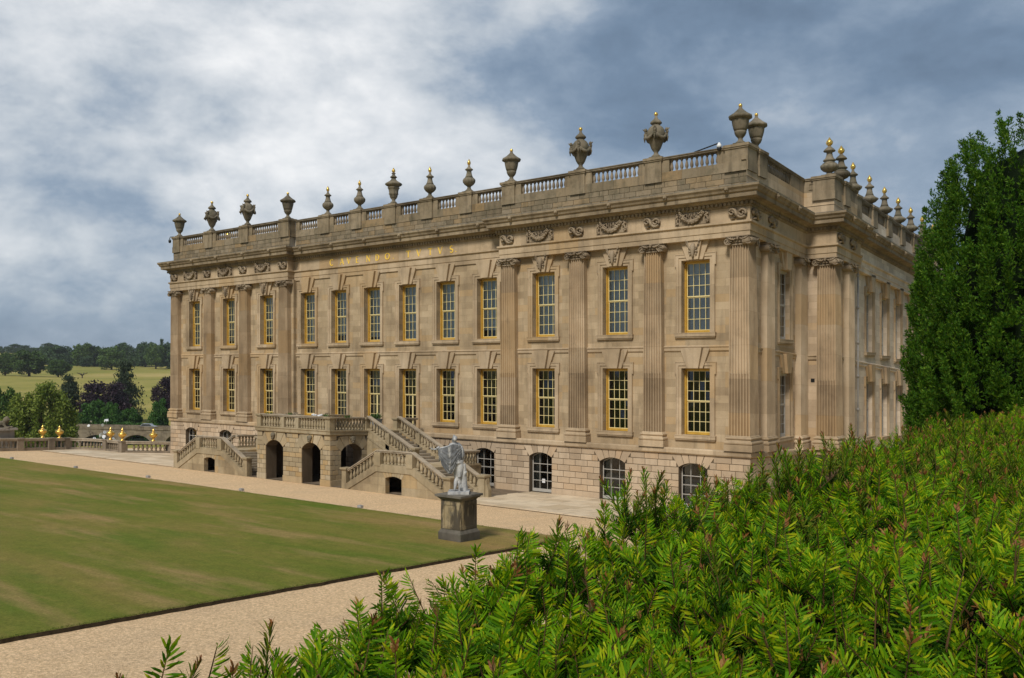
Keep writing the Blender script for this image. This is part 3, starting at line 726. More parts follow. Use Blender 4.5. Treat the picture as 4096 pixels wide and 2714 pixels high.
def window(key, x, y, z, rz=0.0, split=False, stag=False, blind=None, blind_z=(0, 1), keyo=True):
    me, panes, sur, h, w = FR[key]
    o = part('window', me, (x, y, z), rz)
    sub('surround', sur, o)
    if key != 'D': sub('sill', ME_SILL[w], o)
    if keyo:
        k = sub('keystone', ME_KEYU if 'U' in key else ME_KEYL, o, (0, 0, h))
        if stag: sub('stag_carving', ME_STAG, o, (0, 0, h-.02))
    if split:
        for a, b, c, d, yy in panes:
            kk = (round(b-a, 3), round(d-c, 3))
            if kk not in PANE_CACHE: PANE_CACHE[kk] = pane_mesh(*kk)
            sub('pane', PANE_CACHE[kk], o, ((a+b)/2, yy, (c+d)/2), (random.gauss(0, .013), 0, random.gauss(0, .013))); PANES[0] += 1
    else:
        mb = MB()
        for a, b, c, d, yy in panes:
            t = random.gauss(0, .013)*(d-c)/2; s_ = random.gauss(0, .013)*(b-a)/2
            mb.quad((a, yy-t-s_, c), (b, yy-t+s_, c), (b, yy+t+s_, d), (a, yy+t-s_, d))
        g = sub('glass_panes', mb.mesh('glass_panes', M_GLASS), o); g['kind'] = 'stuff'
    if blind: sub('curtain' if blind is M_CURTAIN else 'blind', blind_mesh(w-.1, h, h*blind_z[0], h*blind_z[1], blind), o)
    return o
ALLB = [(x, 0.0, True) for x in RIGHT_BAYS]+[(x, .3, False) for x in MID_BAYS]+[(x, 0.0, True) for x in LEFT_BAYS]
for i, (x, y, pav) in enumerate(ALLB):
    window('U', x, y, HU0, 0, i < 6, pav, M_BLIND, (.0 if i < 3 else .05*(i % 4), 1) )
    door = abs(x-XC) < 2
    cur = M_CURTAIN if i in (6, 7, 8) else None
    window('D' if door else 'L', x, y, DOOR0 if door else HL0, 0, i < 6, False, cur)
for y, x, k, w in [(SIDE_WIN, 0.0, 'S', SWW)]+[(y, WGX, 'W', 1.4) for y in WING_WINS[:6]]:
    window(k+'U', x, y, HU0, R(90)); window(k+'L', x, y, HL0, R(90))

# ---- rusticated basement with arched windows
AW, ASP, AAP = .83, 2.23, 2.49
AR = (AW*AW+(AAP-ASP)**2)/(2*(AAP-ASP)); ACZ = AAP-AR
def arc_pts(n=10, w=AW, sp=ASP, ap=AAP):
    r = (w*w+(ap-sp)**2)/(2*(ap-sp)); cz = ap-r; a = math.asin(min(1, w/r))
    return [(r*math.sin(-a+2*a*i/n), cz+r*math.cos(-a+2*a*i/n)) for i in range(n+1)]
def arch_fill(mb, c, pl, dep, ax='x', w=AW, sp=ASP, ap=AAP):
    P = (lambda a, d, z: (c+a, pl+d, z)) if ax == 'x' else (lambda a, d, z: (pl-d, c+a, z))
    pts = arc_pts(10, w, sp, ap)
    for (x0, z0), (x1, z1) in zip(pts, pts[1:]):
        mb.quad(P(x0, 0, z0), P(x1, 0, z1), P(x1, 0, ap+.001), P(x0, 0, ap+.001)); mb.quad(P(x0, 0, z0), P(x0, dep, z0), P(x1, dep, z1), P(x1, 0, z1))
def basement_back():
    for a0, a1, pl, bays in ((XR-.35, .34, -.33, RIGHT_BAYS), (WEND-.34, XL+.35, -.33, LEFT_BAYS), (XL+.35, XR-.35, -.0, MID_BAYS)):
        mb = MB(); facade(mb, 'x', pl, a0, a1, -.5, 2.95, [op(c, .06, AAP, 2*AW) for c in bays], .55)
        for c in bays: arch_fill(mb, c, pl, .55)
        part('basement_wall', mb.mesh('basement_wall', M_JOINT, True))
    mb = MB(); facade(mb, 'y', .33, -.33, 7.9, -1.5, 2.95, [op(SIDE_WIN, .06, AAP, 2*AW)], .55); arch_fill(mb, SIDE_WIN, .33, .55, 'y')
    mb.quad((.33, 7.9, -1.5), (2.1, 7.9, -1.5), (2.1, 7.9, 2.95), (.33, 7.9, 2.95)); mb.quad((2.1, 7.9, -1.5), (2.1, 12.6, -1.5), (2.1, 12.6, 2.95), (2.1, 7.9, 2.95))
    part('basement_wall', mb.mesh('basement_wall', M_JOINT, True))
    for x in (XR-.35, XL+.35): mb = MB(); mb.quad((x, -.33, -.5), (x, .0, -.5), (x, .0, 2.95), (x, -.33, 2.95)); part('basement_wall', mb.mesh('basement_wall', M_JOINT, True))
basement_back()
CH = (2.93-.42)/7
mb = MB(); mb.bevbox(-.5, .5, 0, .05, .014, CH-.014, .012); ME_BLK = mb.mesh('stone_block', M_BLOCK)
mb = MB(); mb.bevbox(-.5, .5, 0, .06, 0, 1, .010); ME_PLB = mb.mesh('plinth_block', M_BLOCK)
NB = [0]
def intervals(a0, a1, cuts):
    out = []; x = a0
    for c0, c1 in sorted(cuts):
        if c1 <= a0 or c0 >= a1: continue
        if c0 > x: out.append((x, c0))
        x = max(x, c1)
    if x < a1: out.append((x, a1))
    return out
def rustic(ax, pl, a0, a1, bays, joined=None, L=.86):
    rz = 0 if ax == 'x' else R(90)
    def put(me, u0, u1, z, hgt=None):
        c = (u0+u1)/2; loc = (c, pl, z) if ax == 'x' else (pl, c, z)
        if joined is not None:
            joined.bevbox(u0+.013, u1-.013, pl, pl+.05, z+.014, z+(hgt or CH)-.014, .012); return
        o = part('stone_block', me, loc, rz); o.scale = (u1-u0-.026, 1, 1); NB[0] += 1
    for k in range(7):
        z = .42+k*CH; zm = z+CH/2
        half = AW+.004 if z+CH < ASP+.02 else (1.07 if k == 5 else 1.31)
        if k == 5: half = AW+.13
        if k == 6: half = 1.19
        for u0, u1 in intervals(a0, a1, [(c-half, c+half) for c in bays]):
            n = max(1, round((u1-u0)/L)); off = .5 if k % 2 and (u1-u0) > L*1.2 else 0
            ed = [u0]+[u0+(u1-u0)*(i+.5*(1 if off else 0))/n for i in range(0 if off else 1, n)]+[u1]
            for p, q in zip(ed, ed[1:]):
                if q-p > .08: put(ME_BLK, p, q, z)
    for u0, u1 in intervals(a0, a1, [(c-AW-.004, c+AW+.004) for c in bays]):   # plinth course
        n = max(1, round((u1-u0)/1.4))
        for i in range(n):
            p, q = u0+(u1-u0)*i/n, u0+(u1-u0)*(i+1)/n; c = (p+q)/2
            if joined is not None: joined.bevbox(p+.005, q-.005, pl-.03, pl+.05, 0, .40, .01); continue
            o = part('plinth_block', ME_PLB, (c, pl-.03, -.02) if ax == 'x' else (pl+.03, c, -.10), rz); o.scale = (q-p-.01, 1, .43)
    for c in bays:                                                        # voussoirs
        th = [R(a) for a in (-34.8, -20, -7.5, 7.5, 20, 34.8)]
        for t0, t1 in zip(th, th[1:]):
            g = .011; pts = []
            for t in np.linspace(t0+g, t1-g, 3): pts.append((AR*math.sin(t), ACZ+AR*math.cos(t)+.004))
            for t in (t1-g, t0+g): pts.append(((2.925-ACZ)*math.tan(t), 2.925))
            if joined is not None: joined.prism([(c+x, z) for x, z in pts], pl-.004, pl+.05); continue
            m2 = MB(); m2.prism(pts, 0, .05)
            part('voussoir', m2.mesh('voussoir', M_BLOCK), (c, pl-.004, 0) if ax == 'x' else (pl+.004, c, 0), rz)
rustic('x', -.365, XR-.35, .365, RIGHT_BAYS)
rustic('x', -.365, WEND-.365, XL+.35, LEFT_BAYS)
rustic('y', .365, -.36, 7.9, [SIDE_WIN], None, .95)
jm = MB(); rustic('x', -.035, XL+.35, XR-.35, MID_BAYS, jm)
o = part('stone_courses', jm.mesh('stone_courses', M_BLOCK, True)); o['kind'] = 'stuff'
def arched_window():
    mb = MB(); e = AW-.02; f = .05
    for s in (-1, 1): a, b = sorted((s*e, s*(e-f))); mb.box(a, b, .30, .38, .08, ASP)
    pts = arc_pts(10, e, ASP-.02, AAP-.02)
    for (x0, z0), (x1, z1) in zip(pts, pts[1:]): mb.prism([(x0, z0), (x0, z0-f), (x1, z1-f), (x1, z1)], .30, .38)
    mb.box(-e, e, .28, .40, .08, .26)
    for x in (-.28, .28): mb.box(x-.014, x+.014, .32, .36, .26, ASP+.2)
    for z in (.75, 1.25, 1.27, 1.76): mb.box(-e+f, e-f, .318, .362, z-.018, z+.018)
    fr = mb.mesh('window', M_WHITE)
    mb = MB(); mb.quad((-e, .345, .2), (e, .345, .2), (e, .345, AAP-.03), (-e, .345, AAP-.03)); gl = mb.mesh('pane', M_GLASS)
    return fr, gl
FA, GA = arched_window()
mb = MB(); mb.box(-.80, -.30, .52, .54, .1, 2.45); ME_SHUT = mb.mesh('shutter', plain('grey green shutter', (.22, .215, .18), .7))
for i, (x, y) in enumerate([(c, -.33) for c in RIGHT_BAYS+LEFT_BAYS]+[(c, 0.0) for c in MID_BAYS]):
    o = part('basement_window', FA, (x, y, 0)); sub('pane', GA, o); sub('shutter', ME_SHUT, o)
    if i == 2:
        mb = MB(); mb.box(-.12, .10, .325, .335, .62, .86); sub('notice', mb.mesh('notice', M_PETAL), o)
o = part('basement_window', FA, (.33, SIDE_WIN, 0), R(90)); sub('pane', GA, o)
mb = MB(); mb.box(-.11, .11, -.01, .02, 0, .22); part('vent', mb.mesh('vent', M_VOID), (.62, 8.235, 7.18))

# ---- parapet: small walling stones, band course, pedestals, balustrade
PLA = {'pav': -.18, 'mid': .42}
def parapet():
    back = offset_path(EP, -.235)
    mb = MB(); mb.sweep(back, [(0, 16.85), (0, 18.26), (-.55, 18.262)]); part('parapet_wall', mb.mesh('parapet_wall', M_MORTAR, True))
    mb = MB(); mb.sweep([(1.56, 12.5), (1.56, 50)], [(0, 16.8), (0, 18.26), (-.5, 18.262)]); part('parapet_wall', mb.mesh('parapet_wall', M_WING, True))
    # the two sides facing east are large plain stones
    sp = offset_path(EP[6:], -.20)
    mb = MB(); mb.sweep(sp, [(0, 16.86), (0, 17.44), (.04, 17.46), (.0, 17.5), (0, 18.27), (-.3, 18.272)]); part('parapet_wall', mb.mesh('parapet_wall', M_TRIM, True))
    m2 = MB(); m2.bevbox(-.5, .5, 0, .06, 0, 1, .008); blk = m2.mesh('parapet_block', M_PARA)
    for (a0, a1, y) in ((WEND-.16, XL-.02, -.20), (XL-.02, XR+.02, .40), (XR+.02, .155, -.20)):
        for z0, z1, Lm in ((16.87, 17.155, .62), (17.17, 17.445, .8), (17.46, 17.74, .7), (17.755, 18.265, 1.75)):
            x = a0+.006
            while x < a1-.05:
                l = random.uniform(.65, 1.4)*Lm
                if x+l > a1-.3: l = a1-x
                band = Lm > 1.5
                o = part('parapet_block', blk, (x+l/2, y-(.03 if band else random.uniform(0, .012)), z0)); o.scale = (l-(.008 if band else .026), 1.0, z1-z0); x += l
parapet()
def ped_mesh(w, d, z0=17.75, z1=19.05):
    mb = MB(); mb.box(-w/2, w/2, -.10, d, z0, z1-.22); mb.box(-w/2, w/2, -.10, d, z1-.215, z1-.12)
    mb.box(-w/2-.03, w/2+.03, -.13, d+.03, z0, z0+.50)
    mb.box(-w/2-.05, w/2+.05, -.15, d+.05, z1-.12, z1-.04); mb.box(-w/2-.09, w/2+.09, -.19, d+.09, z1-.04, z1+.10); return mb.mesh('pedestal', M_COPE2)
M_COPE2 = stone('pedestal stone', (0.260, 0.201, 0.128), (0.339, 0.266, 0.176), (0.167, 0.128, 0.079), (.36, .235, .11), None, .65, False, .22)
ME_PED = ped_mesh(1.0, .62)
mb = MB(); mb.smooth = True
mb.lathe([(.085, 0), (.085, .05), (.05, .08), (.075, .14), (.10, .22), (.085, .34), (.05, .48), (.045, .53), (.07, .57), (.085, .60), (.085, .67)], 8, lobes=0)
ME_BAL = mb.mesh('baluster', M_BALU)
def half_pier(): mb = MB(); mb.box(-.22, .22, 0, .34, 18.268, 18.945); return mb.mesh('pier', M_COPE2)
ME_PIER = half_pier()
PED_X = {'pav': [-5.27, -10.25, -15.40], 'mid': [XC+d for d in (7, 3.5, 0, -3.5, -7)]}
COPE = [(-.28, 18.945), (.03, 18.945), (.06, 18.97), (.06, 19.02), (.10, 19.05), (.10, 19.09), (-.30, 19.13), (-.42, 19.09), (-.42, 19.05), (-.36, 18.945)]
def run_x(x0, x1, y, rail=True):
    """balustrade along the front between two pedestals (faces at x0,x1)"""
    for x in (x0+.22, x1-.22): part('pier', ME_PIER, (x, y, 0))
    a, b = x0+.52, x1-.52; n = max(2, round((b-a)/.285))
    for i in range(n+1): part('baluster', ME_BAL, (a+(b-a)*i/n, y+.17, 18.27))
    mb = MB(); mb.sweep([(x0, y), (x1, y)], COPE); part('coping', mb.mesh('coping', M_COPE, True))
def run_y(y0, y1, x, piers=.22):
    for yy in (y0+.22, y1-.22): part('pier', ME_PIER, (x, yy, 0), R(90))
    a, b = y0+.52, y1-.52; n = max(2, round((b-a)/.285))
    for i in range(n+1): part('baluster', ME_BAL, (x-.17, a+(b-a)*i/n, 18.27))
    mb = MB(); mb.sweep([(x, y0), (x, y1)], COPE); part('coping', mb.mesh('coping', M_COPE, True))
for x in PED_X['pav']:
    part('pedestal', ME_PED, (x, PLA['pav'], 0)); part('pedestal', ME_PED, (2*XC-x, PLA['pav'], 0))
for x in PED_X['mid']: part('pedestal', ME_PED, (x, PLA['mid'], 0))
ME_PEDC = ped_mesh(1.25, 1.1)
part('pedestal', ME_PEDC, (-.43, PLA['pav'], 0)); part('pedestal', ME_PED, (2*XC+.36, PLA['pav'], 0))
yp = PLA['pav']
for a, b in ((-1.06, -5.27), (-5.27, -10.25), (-10.25, -15.40)):
    run_x(b+.5, a-(.5 if a != -1.06 else 0), yp)
    run_x(2*XC-a+(.5 if a != -1.06 else -.2), 2*XC-b-.5, yp)
ym = PLA['mid']; ms = PED_X['mid']
for a, b in zip(ms, ms[1:]): run_x(b+.5, a-.5, ym)
run_x(ms[0]+.5, XR+.05, ym); run_x(XL-.05, ms[-1]-.5, ym)
# east side: solid with a sunk panel, then balusters, then the second pavilion
part('pedestal', ME_PED, (.16, 1.62, 0), R(90)); run_y(2.12, 6.4, .16)
mb = MB()
for c, ax in ((7.23, 'y'), ):
    mb.box(-.3, .16, 6.4, 8.06, 18.27, 18.945)
mb.box(.16, 1.9, 8.06, 8.5, 18.27, 18.945); mb.sweep([(.16, 6.4), (.16, 8.06), (1.91, 8.06)], COPE)
part('coping', mb.mesh('coping', M_COPE2, True))
mb = MB()
for x0, x1, z0, z1 in ((.45, 1.0, 18.42, 18.46), (.45, 1.0, 18.74, 18.78), (.45, .49, 18.46, 18.74), (.96, 1.0, 18.46, 18.74)): mb.box(x0, x1, 8.02, 8.07, z0, z1)
part('panel_moulding', mb.mesh('panel_moulding', M_COPE2, True))
part('pedestal', ME_PEDC, (1.34, 8.06, 0)); part('pedestal', ME_PED, (1.91, 10.3, 0), R(90))
mb = MB(); mb.box(1.4, 1.9, 9.0, 12.45, 18.27, 18.945); mb.sweep([(1.91, 9.0), (1.91, 12.5)], COPE); part('coping', mb.mesh('coping', M_COPE2, True))
WPED = [13.68+3.58*k for k in range(8)]
for k, y in enumerate(WPED):
    part('pedestal', ME_PED, (1.58, y, 0), R(90))
    if k: run_y(WPED[k-1]+.5, y-.5, 1.58)

# ---- carved frieze: scroll knots over the pilasters, swags over the windows of the pavilions
def knot():
    mb = MB(); mb.smooth = True
    rr = [.075-.035*i/26 for i in range(27)]
    mb.tube(spiral(.24, .34, .25, .05, 1.6, math.pi*1.15, -.05, 1), rr, 6)
    mb.tube(spiral(-.26, .40, .19, .04, 1.5, -math.pi*.15, -.05, 1), [r*.9 for r in rr], 6)
    mb.tube([(-.08, -.05, .36), (-.02, -.06, .24), (-.14, -.05, .12), (-.32, -.05, .07)], [.07, .075, .06, .03], 6)
    mb.tube([(.03, -.06, .16), (-.03, -.07, .34), (-.10, -.05, .52), (-.06, -.05, .60)], [.075, .07, .06, .03], 6)
    mb.v = [(x*1.1, y*1.6, z*1.06) for x, y, z in mb.v]
    return mb.mesh('scroll_knot', M_CARVE)
def swag():
    mb = MB(); mb.smooth = True; rd = random.Random(3)
    mb.smooth = False; mb.box(-.98, .98, -.02, .02, .02, .66); mb.smooth = True
    pts = [(-.70+1.4*i/12, -.08, .62-.46*math.sin(math.pi*i/12)) for i in range(13)]
    mb.tube(pts, [.05+.07*math.sin(math.pi*i/12) for i in range(13)], 7)
    for i in range(95):
        t = rd.random(); x = -.66+1.32*t; z = .62-.46*math.sin(math.pi*t)+rd.uniform(-.13, .13)
        mb.blob((x, -.13+rd.uniform(-.03, .03), z), (rd.uniform(.03, .07), .05, rd.uniform(.03, .07)), 5, 3)
    for s in (-1, 1):
        for i in range(13): mb.blob((s*.83+rd.uniform(-.08, .08), -.08, .10+.5*i/12), (rd.uniform(.04, .09), .06, rd.uniform(.04, .08)), 5, 3)
        mb.tube([(s*.66, -.06, .62), (s*.45, -.08, .52), (s*.28, -.06, .60)], [.03, .04, .03], 5)
    for x in (-.2, .05, .25): mb.tube([(x-.08, -.06, .62), (x-.07, -.07, .46), (x, -.07, .40), (x+.07, -.07, .46), (x+.08, -.06, .62)], .025, 5)
    mb.v = [(x*1.04, y*1.35, z*1.02) for x, y, z in mb.v]
    return mb.mesh('swag_carving', M_CARVE)
ME_KNOT, ME_SWAG = knot(), swag()
for x in [-.30]+PIL_X:
    part('scroll_knot', ME_KNOT, (x, -.39, 15.17)); part('scroll_knot', ME_KNOT, (2*XC-x, -.39, 15.17))
for x in RIGHT_BAYS:
    part('swag_carving', ME_SWAG, (x, -.39, 15.17)); part('swag_carving', ME_SWAG, (2*XC-x, -.39, 15.17))
for y in (.25, 2.5): part('scroll_knot', ME_KNOT, (.37, y, 15.17), R(90))
for y in (8.5, 10.75): part('scroll_knot', ME_KNOT, (2.12, y, 15.17), R(90))

# ---- gilded motto in the frieze of the middle
def ribbon(pts, ws):
    out = []; n = len(pts); L_, R_ = [], []
    for i in range(n):
        a = Vector(pts[max(i-1, 0)]); b = Vector(pts[min(i+1, n-1)]); d = (b-a).normalized(); nn = Vector((-d.y, d.x))
        p = Vector(pts[i]); L_.append(p+nn*ws[i]/2); R_.append(p-nn*ws[i]/2)
    return [[tuple(R_[i]), tuple(R_[i+1]), tuple(L_[i+1]), tuple(L_[i])] for i in range(n-1)]
def arc(cx, cz, rx, rz_, a0, a1, n=14): return [(cx+rx*math.cos(R(a0+(a1-a0)*i/n)), cz+rz_*math.sin(R(a0+(a1-a0)*i/n))) for i in range(n+1)]
TK, TN = .085, .04
def stroke(a, b, w): return ribbon([a, b], [w, w])
def letter(ch):
    H = .46; q = []
    ser = lambda x, z: stroke((x-.06, z), (x+.06, z), .025)
    if ch == 'C': p = arc(.2, H/2, .19, H/2, 50, 310); q = ribbon(p, [TN+(TK-TN)*abs(math.cos(R(50+260*i/14))) for i in range(15)])+stroke((.33, .36), (.33, .46), .03)
    elif ch == 'O': p = arc(.22, H/2, .2, H/2-.02, 0, 360, 22); q = ribbon(p, [TN+(TK-TN)*abs(math.cos(2*math.pi*i/22)) for i in range(23)])
    elif ch == 'A': q = stroke((.02, 0), (.2, H), TN)+stroke((.2, H), (.38, 0), TK)+stroke((.08, .15), (.32, .15), TN)+ser(.02, .01)+ser(.38, .01)
    elif ch == 'V': q = stroke((.02, H), (.2, 0), TK)+stroke((.2, 0), (.38, H), TN)+ser(.02, H-.01)+ser(.38, H-.01)
    elif ch == 'E': q = stroke((.06, 0), (.06, H), TK)+stroke((.06, H-.02), (.28, H-.02), TN)+stroke((.06, .24), (.24, .24), TN)+stroke((.06, .02), (.29, .02), TN)
    elif ch == 'N': q = stroke((.05, 0), (.05, H), TN)+stroke((.05, H), (.36, 0), TK)+stroke((.36, 0), (.36, H), TN)+ser(.05, .01)+ser(.36, H-.01)
    elif ch == 'D': p = arc(.1, H/2, .28, H/2-.02, -90, 90); q = stroke((.08, 0), (.08, H), TK)+ribbon(p, [TN+(TK-TN)*abs(math.cos(R(-90+180*i/14))) for i in range(15)])
    elif ch == 'T': q = stroke((.2, 0), (.2, H), TK)+stroke((.02, H-.02), (.38, H-.02), TN)+ser(.2, .01)+stroke((.03, H-.1), (.03, H), .025)+stroke((.37, H-.1), (.37, H), .025)
    elif ch == 'S': p = arc(.17, .34, .12, .11, 40, 250, 9)+arc(.17, .12, .13, .11, 80, -150, 9)[0:]; q = ribbon(p, [TN+(TK-TN)*(1-abs(i-9.5)/9.5) for i in range(len(p))])
    elif ch == '.': q = [[(.0, .02), (.05, .0), (.09, .05), (.03, .08)]]
    return q
LX = [-32.3, -31.19, -30.43, -29.49, -28.39, -27.46, -26.45, -25.69, -24.39, -23.4, -22.33, -21.42, -20.38, -19.87]
for ch, x in zip('CAVENDO.TVTVS.', LX):
    mb = MB(); k = 0
    for p in letter(ch): mb.prism([(a-.2, b) for a, b in p], -.018-.0011*k, 0); k += 1
    part('letter', mb.mesh('letter', M_LETTER), (x-.10, .219, 15.235))

# ---- down pipe on the wing, pinned to the wall
mb = MB(); mb.smooth = True
mb.tube([(0, 0, -1.2), (0, 0, 15.3)], .055, 8)
for z in (1.2, 3.6, 5.6, 7.7, 9.8, 12, 14): mb.tube([(0, 0, z), (0, 0, z+.18)], .085, 8)
part('down_pipe', mb.mesh('down_pipe', M_LEAD), (WGX+.14, 13.55, 0))

# ================================================================== URNS on the parapet
def urn_a(tip=True):      # covered cup with spiral gadroons
    mb = MB(); mb.smooth = False; mb.box(-.30, .30, -.30, .30, 0, .10); mb.smooth = True
    mb.lathe([(.27, .10), (.24, .16), (.14, .24), (.11, .34), (.15, .40), (.24, .50), (.30, .64), (.30, .72)], 24)
    mb.lathe([(.30, .72), (.34, .85), (.39, 1.05), (.42, 1.22), (.43, 1.32)], 48, lobes=16, amp=.035, lr=(0, 4), twist=1.3)
    mb.lathe([(.44, 1.30), (.55, 1.36), (.58, 1.43), (.55, 1.50), (.45, 1.56), (.34, 1.63), (.24, 1.72), (.16, 1.80), (.10, 1.86), (.085, 1.94)], 48, lobes=12, amp=.04, lr=(1, 7))
    return mb.mesh('covered_urn', M_URN), [(.04, 1.92), (.085, 1.96), (.10, 2.03), (.07, 2.10), (.0, 2.13)]
def urn_b():
    mb = MB(); mb.box(-.30, .30, -.30, .30, 0, .10); mb.smooth = True
    mb.lathe([(.28, .10), (.25, .18), (.13, .28), (.12, .38), (.20, .48), (.27, .60), (.34, .80), (.43, 1.0), (.50, 1.22), (.52, 1.40), (.47, 1.60), (.35, 1.76), (.24, 1.84), (.21, 1.90)], 22)
    mb.lathe([(.20, 1.90), (.30, 1.96), (.31, 2.03), (.24, 2.12), (.13, 2.22), (.08, 2.32), (.07, 2.40)], 24, lobes=12, amp=.05, lr=(1, 3))
    rd = random.Random(5)
    for k in range(4):
        a0 = math.pi/2*k+.35
        pts = [((.53+.05*math.sin(math.pi*i/8))*math.cos(a0+math.pi/2*i/8), (.53+.05*math.sin(math.pi*i/8))*math.sin(a0+math.pi/2*i/8), 1.42-.34*math.sin(math.pi*i/8)) for i in range(9)]
        mb.tube(pts, [.05+.05*math.sin(math.pi*i/8) for i in range(9)], 6)
        c, s = math.cos(a0), math.sin(a0)
        for zz, r_ in ((1.62, .11), (1.50, .10), (1.36, .08)): mb.blob((.56*c+rd.uniform(-.05, .05), .56*s+rd.uniform(-.05, .05), zz), (r_, r_, .12), 6, 4)
        mb.tube([(.56*c, .56*s, 1.45), (.63*c, .63*s, 1.62), (.74*c, .74*s, 1.70)], [.05, .05, .02], 5)
        mb.tube([(.58*c, .58*s, 1.40), (.64*c, .64*s, 1.18), (.62*c, .62*s, .95)], [.05, .06, .02], 5)
        mb.tube([(.58*c, .58*s, 1.40), (.60*c-.12*s, .60*s+.12*c, 1.2), (.58*c-.14*s, .58*s+.14*c, 1.02)], [.04, .05, .02], 5)
    return mb.mesh('swagged_urn', M_URN), [(.05, 2.38), (.10, 2.43), (.115, 2.51), (.08, 2.58), (0, 2.61)]
FLAME = [(.05, 0), (.11, .08), (.135, .17), (.11, .26), (.06, .34), (.03, .42), (0, .46)]
def urn_c():
    mb = MB(); mb.box(-.33, .33, -.33, .33, 0, .08); mb.smooth = True
    mb.lathe([(.30, .08), (.26, .14), (.14, .25), (.11, .36), (.15, .42)], 20)
    mb.lathe([(.15, .42), (.30, .54), (.40, .68), (.42, .80), (.37, .90), (.29, .97)], 40, lobes=12, amp=.05, lr=(1, 4))
    mb.lathe([(.29, .97), (.22, 1.10), (.17, 1.28), (.155, 1.40), (.19, 1.46), (.27, 1.50), (.25, 1.55), (.15, 1.62), (.085, 1.70), (.07, 1.82)], 20)
    return mb.mesh('flame_urn', M_URN), [(r*.9, 1.80+z*.95) for r, z in FLAME]
def urn_d():
    mb = MB(); mb.box(-.28, .28, -.28, .28, 0, .10); mb.smooth = True
    mb.lathe([(.26, .10), (.22, .18), (.13, .26), (.12, .36), (.18, .42)], 20)
    mb.lathe([(.18, .42), (.24, .52), (.28, .70), (.33, .76), (.30, .84), (.32, 1.0), (.36, 1.14), (.42, 1.19), (.38, 1.26)], 40, lobes=8, amp=.06, lr=(1, 7))
    mb.lathe([(.38, 1.28), (.52, 1.36), (.58, 1.44), (.55, 1.52), (.42, 1.60), (.28, 1.68), (.18, 1.78), (.15, 1.88)], 32, lobes=8, amp=.05, lr=(1, 4))
    mb.lathe([(.15, 1.88), (.24, 1.93), (.25, 1.97), (.16, 2.04), (.10, 2.12), (.09, 2.17), (.15, 2.20), (.14, 2.24), (.07, 2.28)], 20)
    return mb.mesh('lidded_urn', M_URN), [(r*.95, 2.27+z*.8) for r, z in FLAME]
def urn_e(k=1.0):
    mb = MB(); mb.box(-.36, .36, -.36, .36, 0, .07); mb.smooth = True
    mb.lathe([(.32, .07), (.20, .14), (.15, .22)], 20)
    mb.lathe([(.15, .22), (.34, .32), (.47, .46), (.50, .58), (.44, .68)], 40, lobes=14, amp=.06, lr=(1, 4))
    mb.lathe([(.40, .68), (.40, .74), (.28, .80), (.30, .86), (.36, .90), (.35, .95), (.24, 1.04), (.18, 1.20), (.16, 1.34), (.18, 1.40), (.32, 1.44), (.34, 1.48), (.26, 1.58), (.14, 1.68), (.08, 1.76)], 24)
    return mb.mesh('flame_urn', M_URN), [(r*1.35, 1.75+z*1.15) for r, z in FLAME]
def urn_w():
    mb = MB(); mb.box(-.36, .36, -.36, .36, 0, .07); mb.smooth = True
    mb.lathe([(.32, .07), (.24, .16), (.20, .24)], 18)
    mb.lathe([(.20, .24), (.40, .34), (.53, .48), (.52, .56), (.40, .64), (.28, .74)], 36, lobes=10, amp=.07, lr=(1, 3))
    mb.lathe([(.28, .74), (.21, .92), (.17, 1.12), (.18, 1.24), (.29, 1.29), (.30, 1.34), (.18, 1.44), (.09, 1.54), (.07, 1.66)], 20)
    return mb.mesh('flame_urn', M_URN), [(r*1.1, 1.64+z*1.1) for r, z in FLAME]
def finial(prof):
    mb = MB(); mb.smooth = True; mb.lathe(prof, 14, lobes=5 if len(prof) > 5 else 0, amp=.16, lr=(1, 4)); return mb.mesh('finial', M_GOLDMET)
URN = {}
for k, f in (('a', urn_a), ('b', urn_b), ('c', urn_c), ('d', urn_d), ('e', urn_e), ('w', urn_w)):
    me, pr = f(); URN[k] = (me, finial(pr))
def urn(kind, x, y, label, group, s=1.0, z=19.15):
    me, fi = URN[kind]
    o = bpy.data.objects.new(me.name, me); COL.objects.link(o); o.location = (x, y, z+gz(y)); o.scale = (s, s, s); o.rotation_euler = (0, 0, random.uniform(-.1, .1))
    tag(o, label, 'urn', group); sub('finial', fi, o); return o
GF = 'urns along the front parapet'
yu = PLA['pav']+.26; yv = PLA['mid']+.26
urn('a', 2*XC+.36, yu, 'covered cup urn on the far left corner of the parapet', GF)
urn('b', 2*XC+5.27, yu, 'swag draped stone urn, second from the left end of the front parapet', GF)
urn('b', 2*XC+10.25, yu, 'swag draped stone urn, third from the left end of the front parapet', GF)
urn('a', 2*XC+15.40, yu, 'covered cup urn at the inner end of the left pavilion parapet', GF)
urn('c', ms[4], yv, 'slender flame urn, first from the left over the recessed middle', GF)
urn('c', ms[3], yv, 'slender flame urn just left of the lidded centre urn', GF)
urn('d', ms[2], yv, 'tall broad lidded urn at the very centre of the front parapet', GF)
urn('c', ms[1], yv, 'slender flame urn just right of the lidded centre urn', GF)
urn('c', ms[0], yv, 'slender flame urn, last on the right over the recessed middle', GF)
urn('a', -15.40, yu, 'covered cup urn at the inner end of the right pavilion parapet', GF)
urn('b', -10.25, yu, 'swag draped urn on the right pavilion, next to the inner cup urn', GF)
urn('b', -5.27, yu, 'swag draped urn on the right pavilion, nearest the security camera', GF)
urn('a', -.36, yu+.02, 'large covered cup urn on the near corner of the parapet', GF, 1.03)
GS = 'urns along the east side parapet'
urn('a', -.12, 1.62, 'covered cup urn just behind the near corner on the east side', GS, .98)
urn('e', 1.55, 8.36, 'large flame urn with big gilded flame on the corner of the second pavilion', GS)
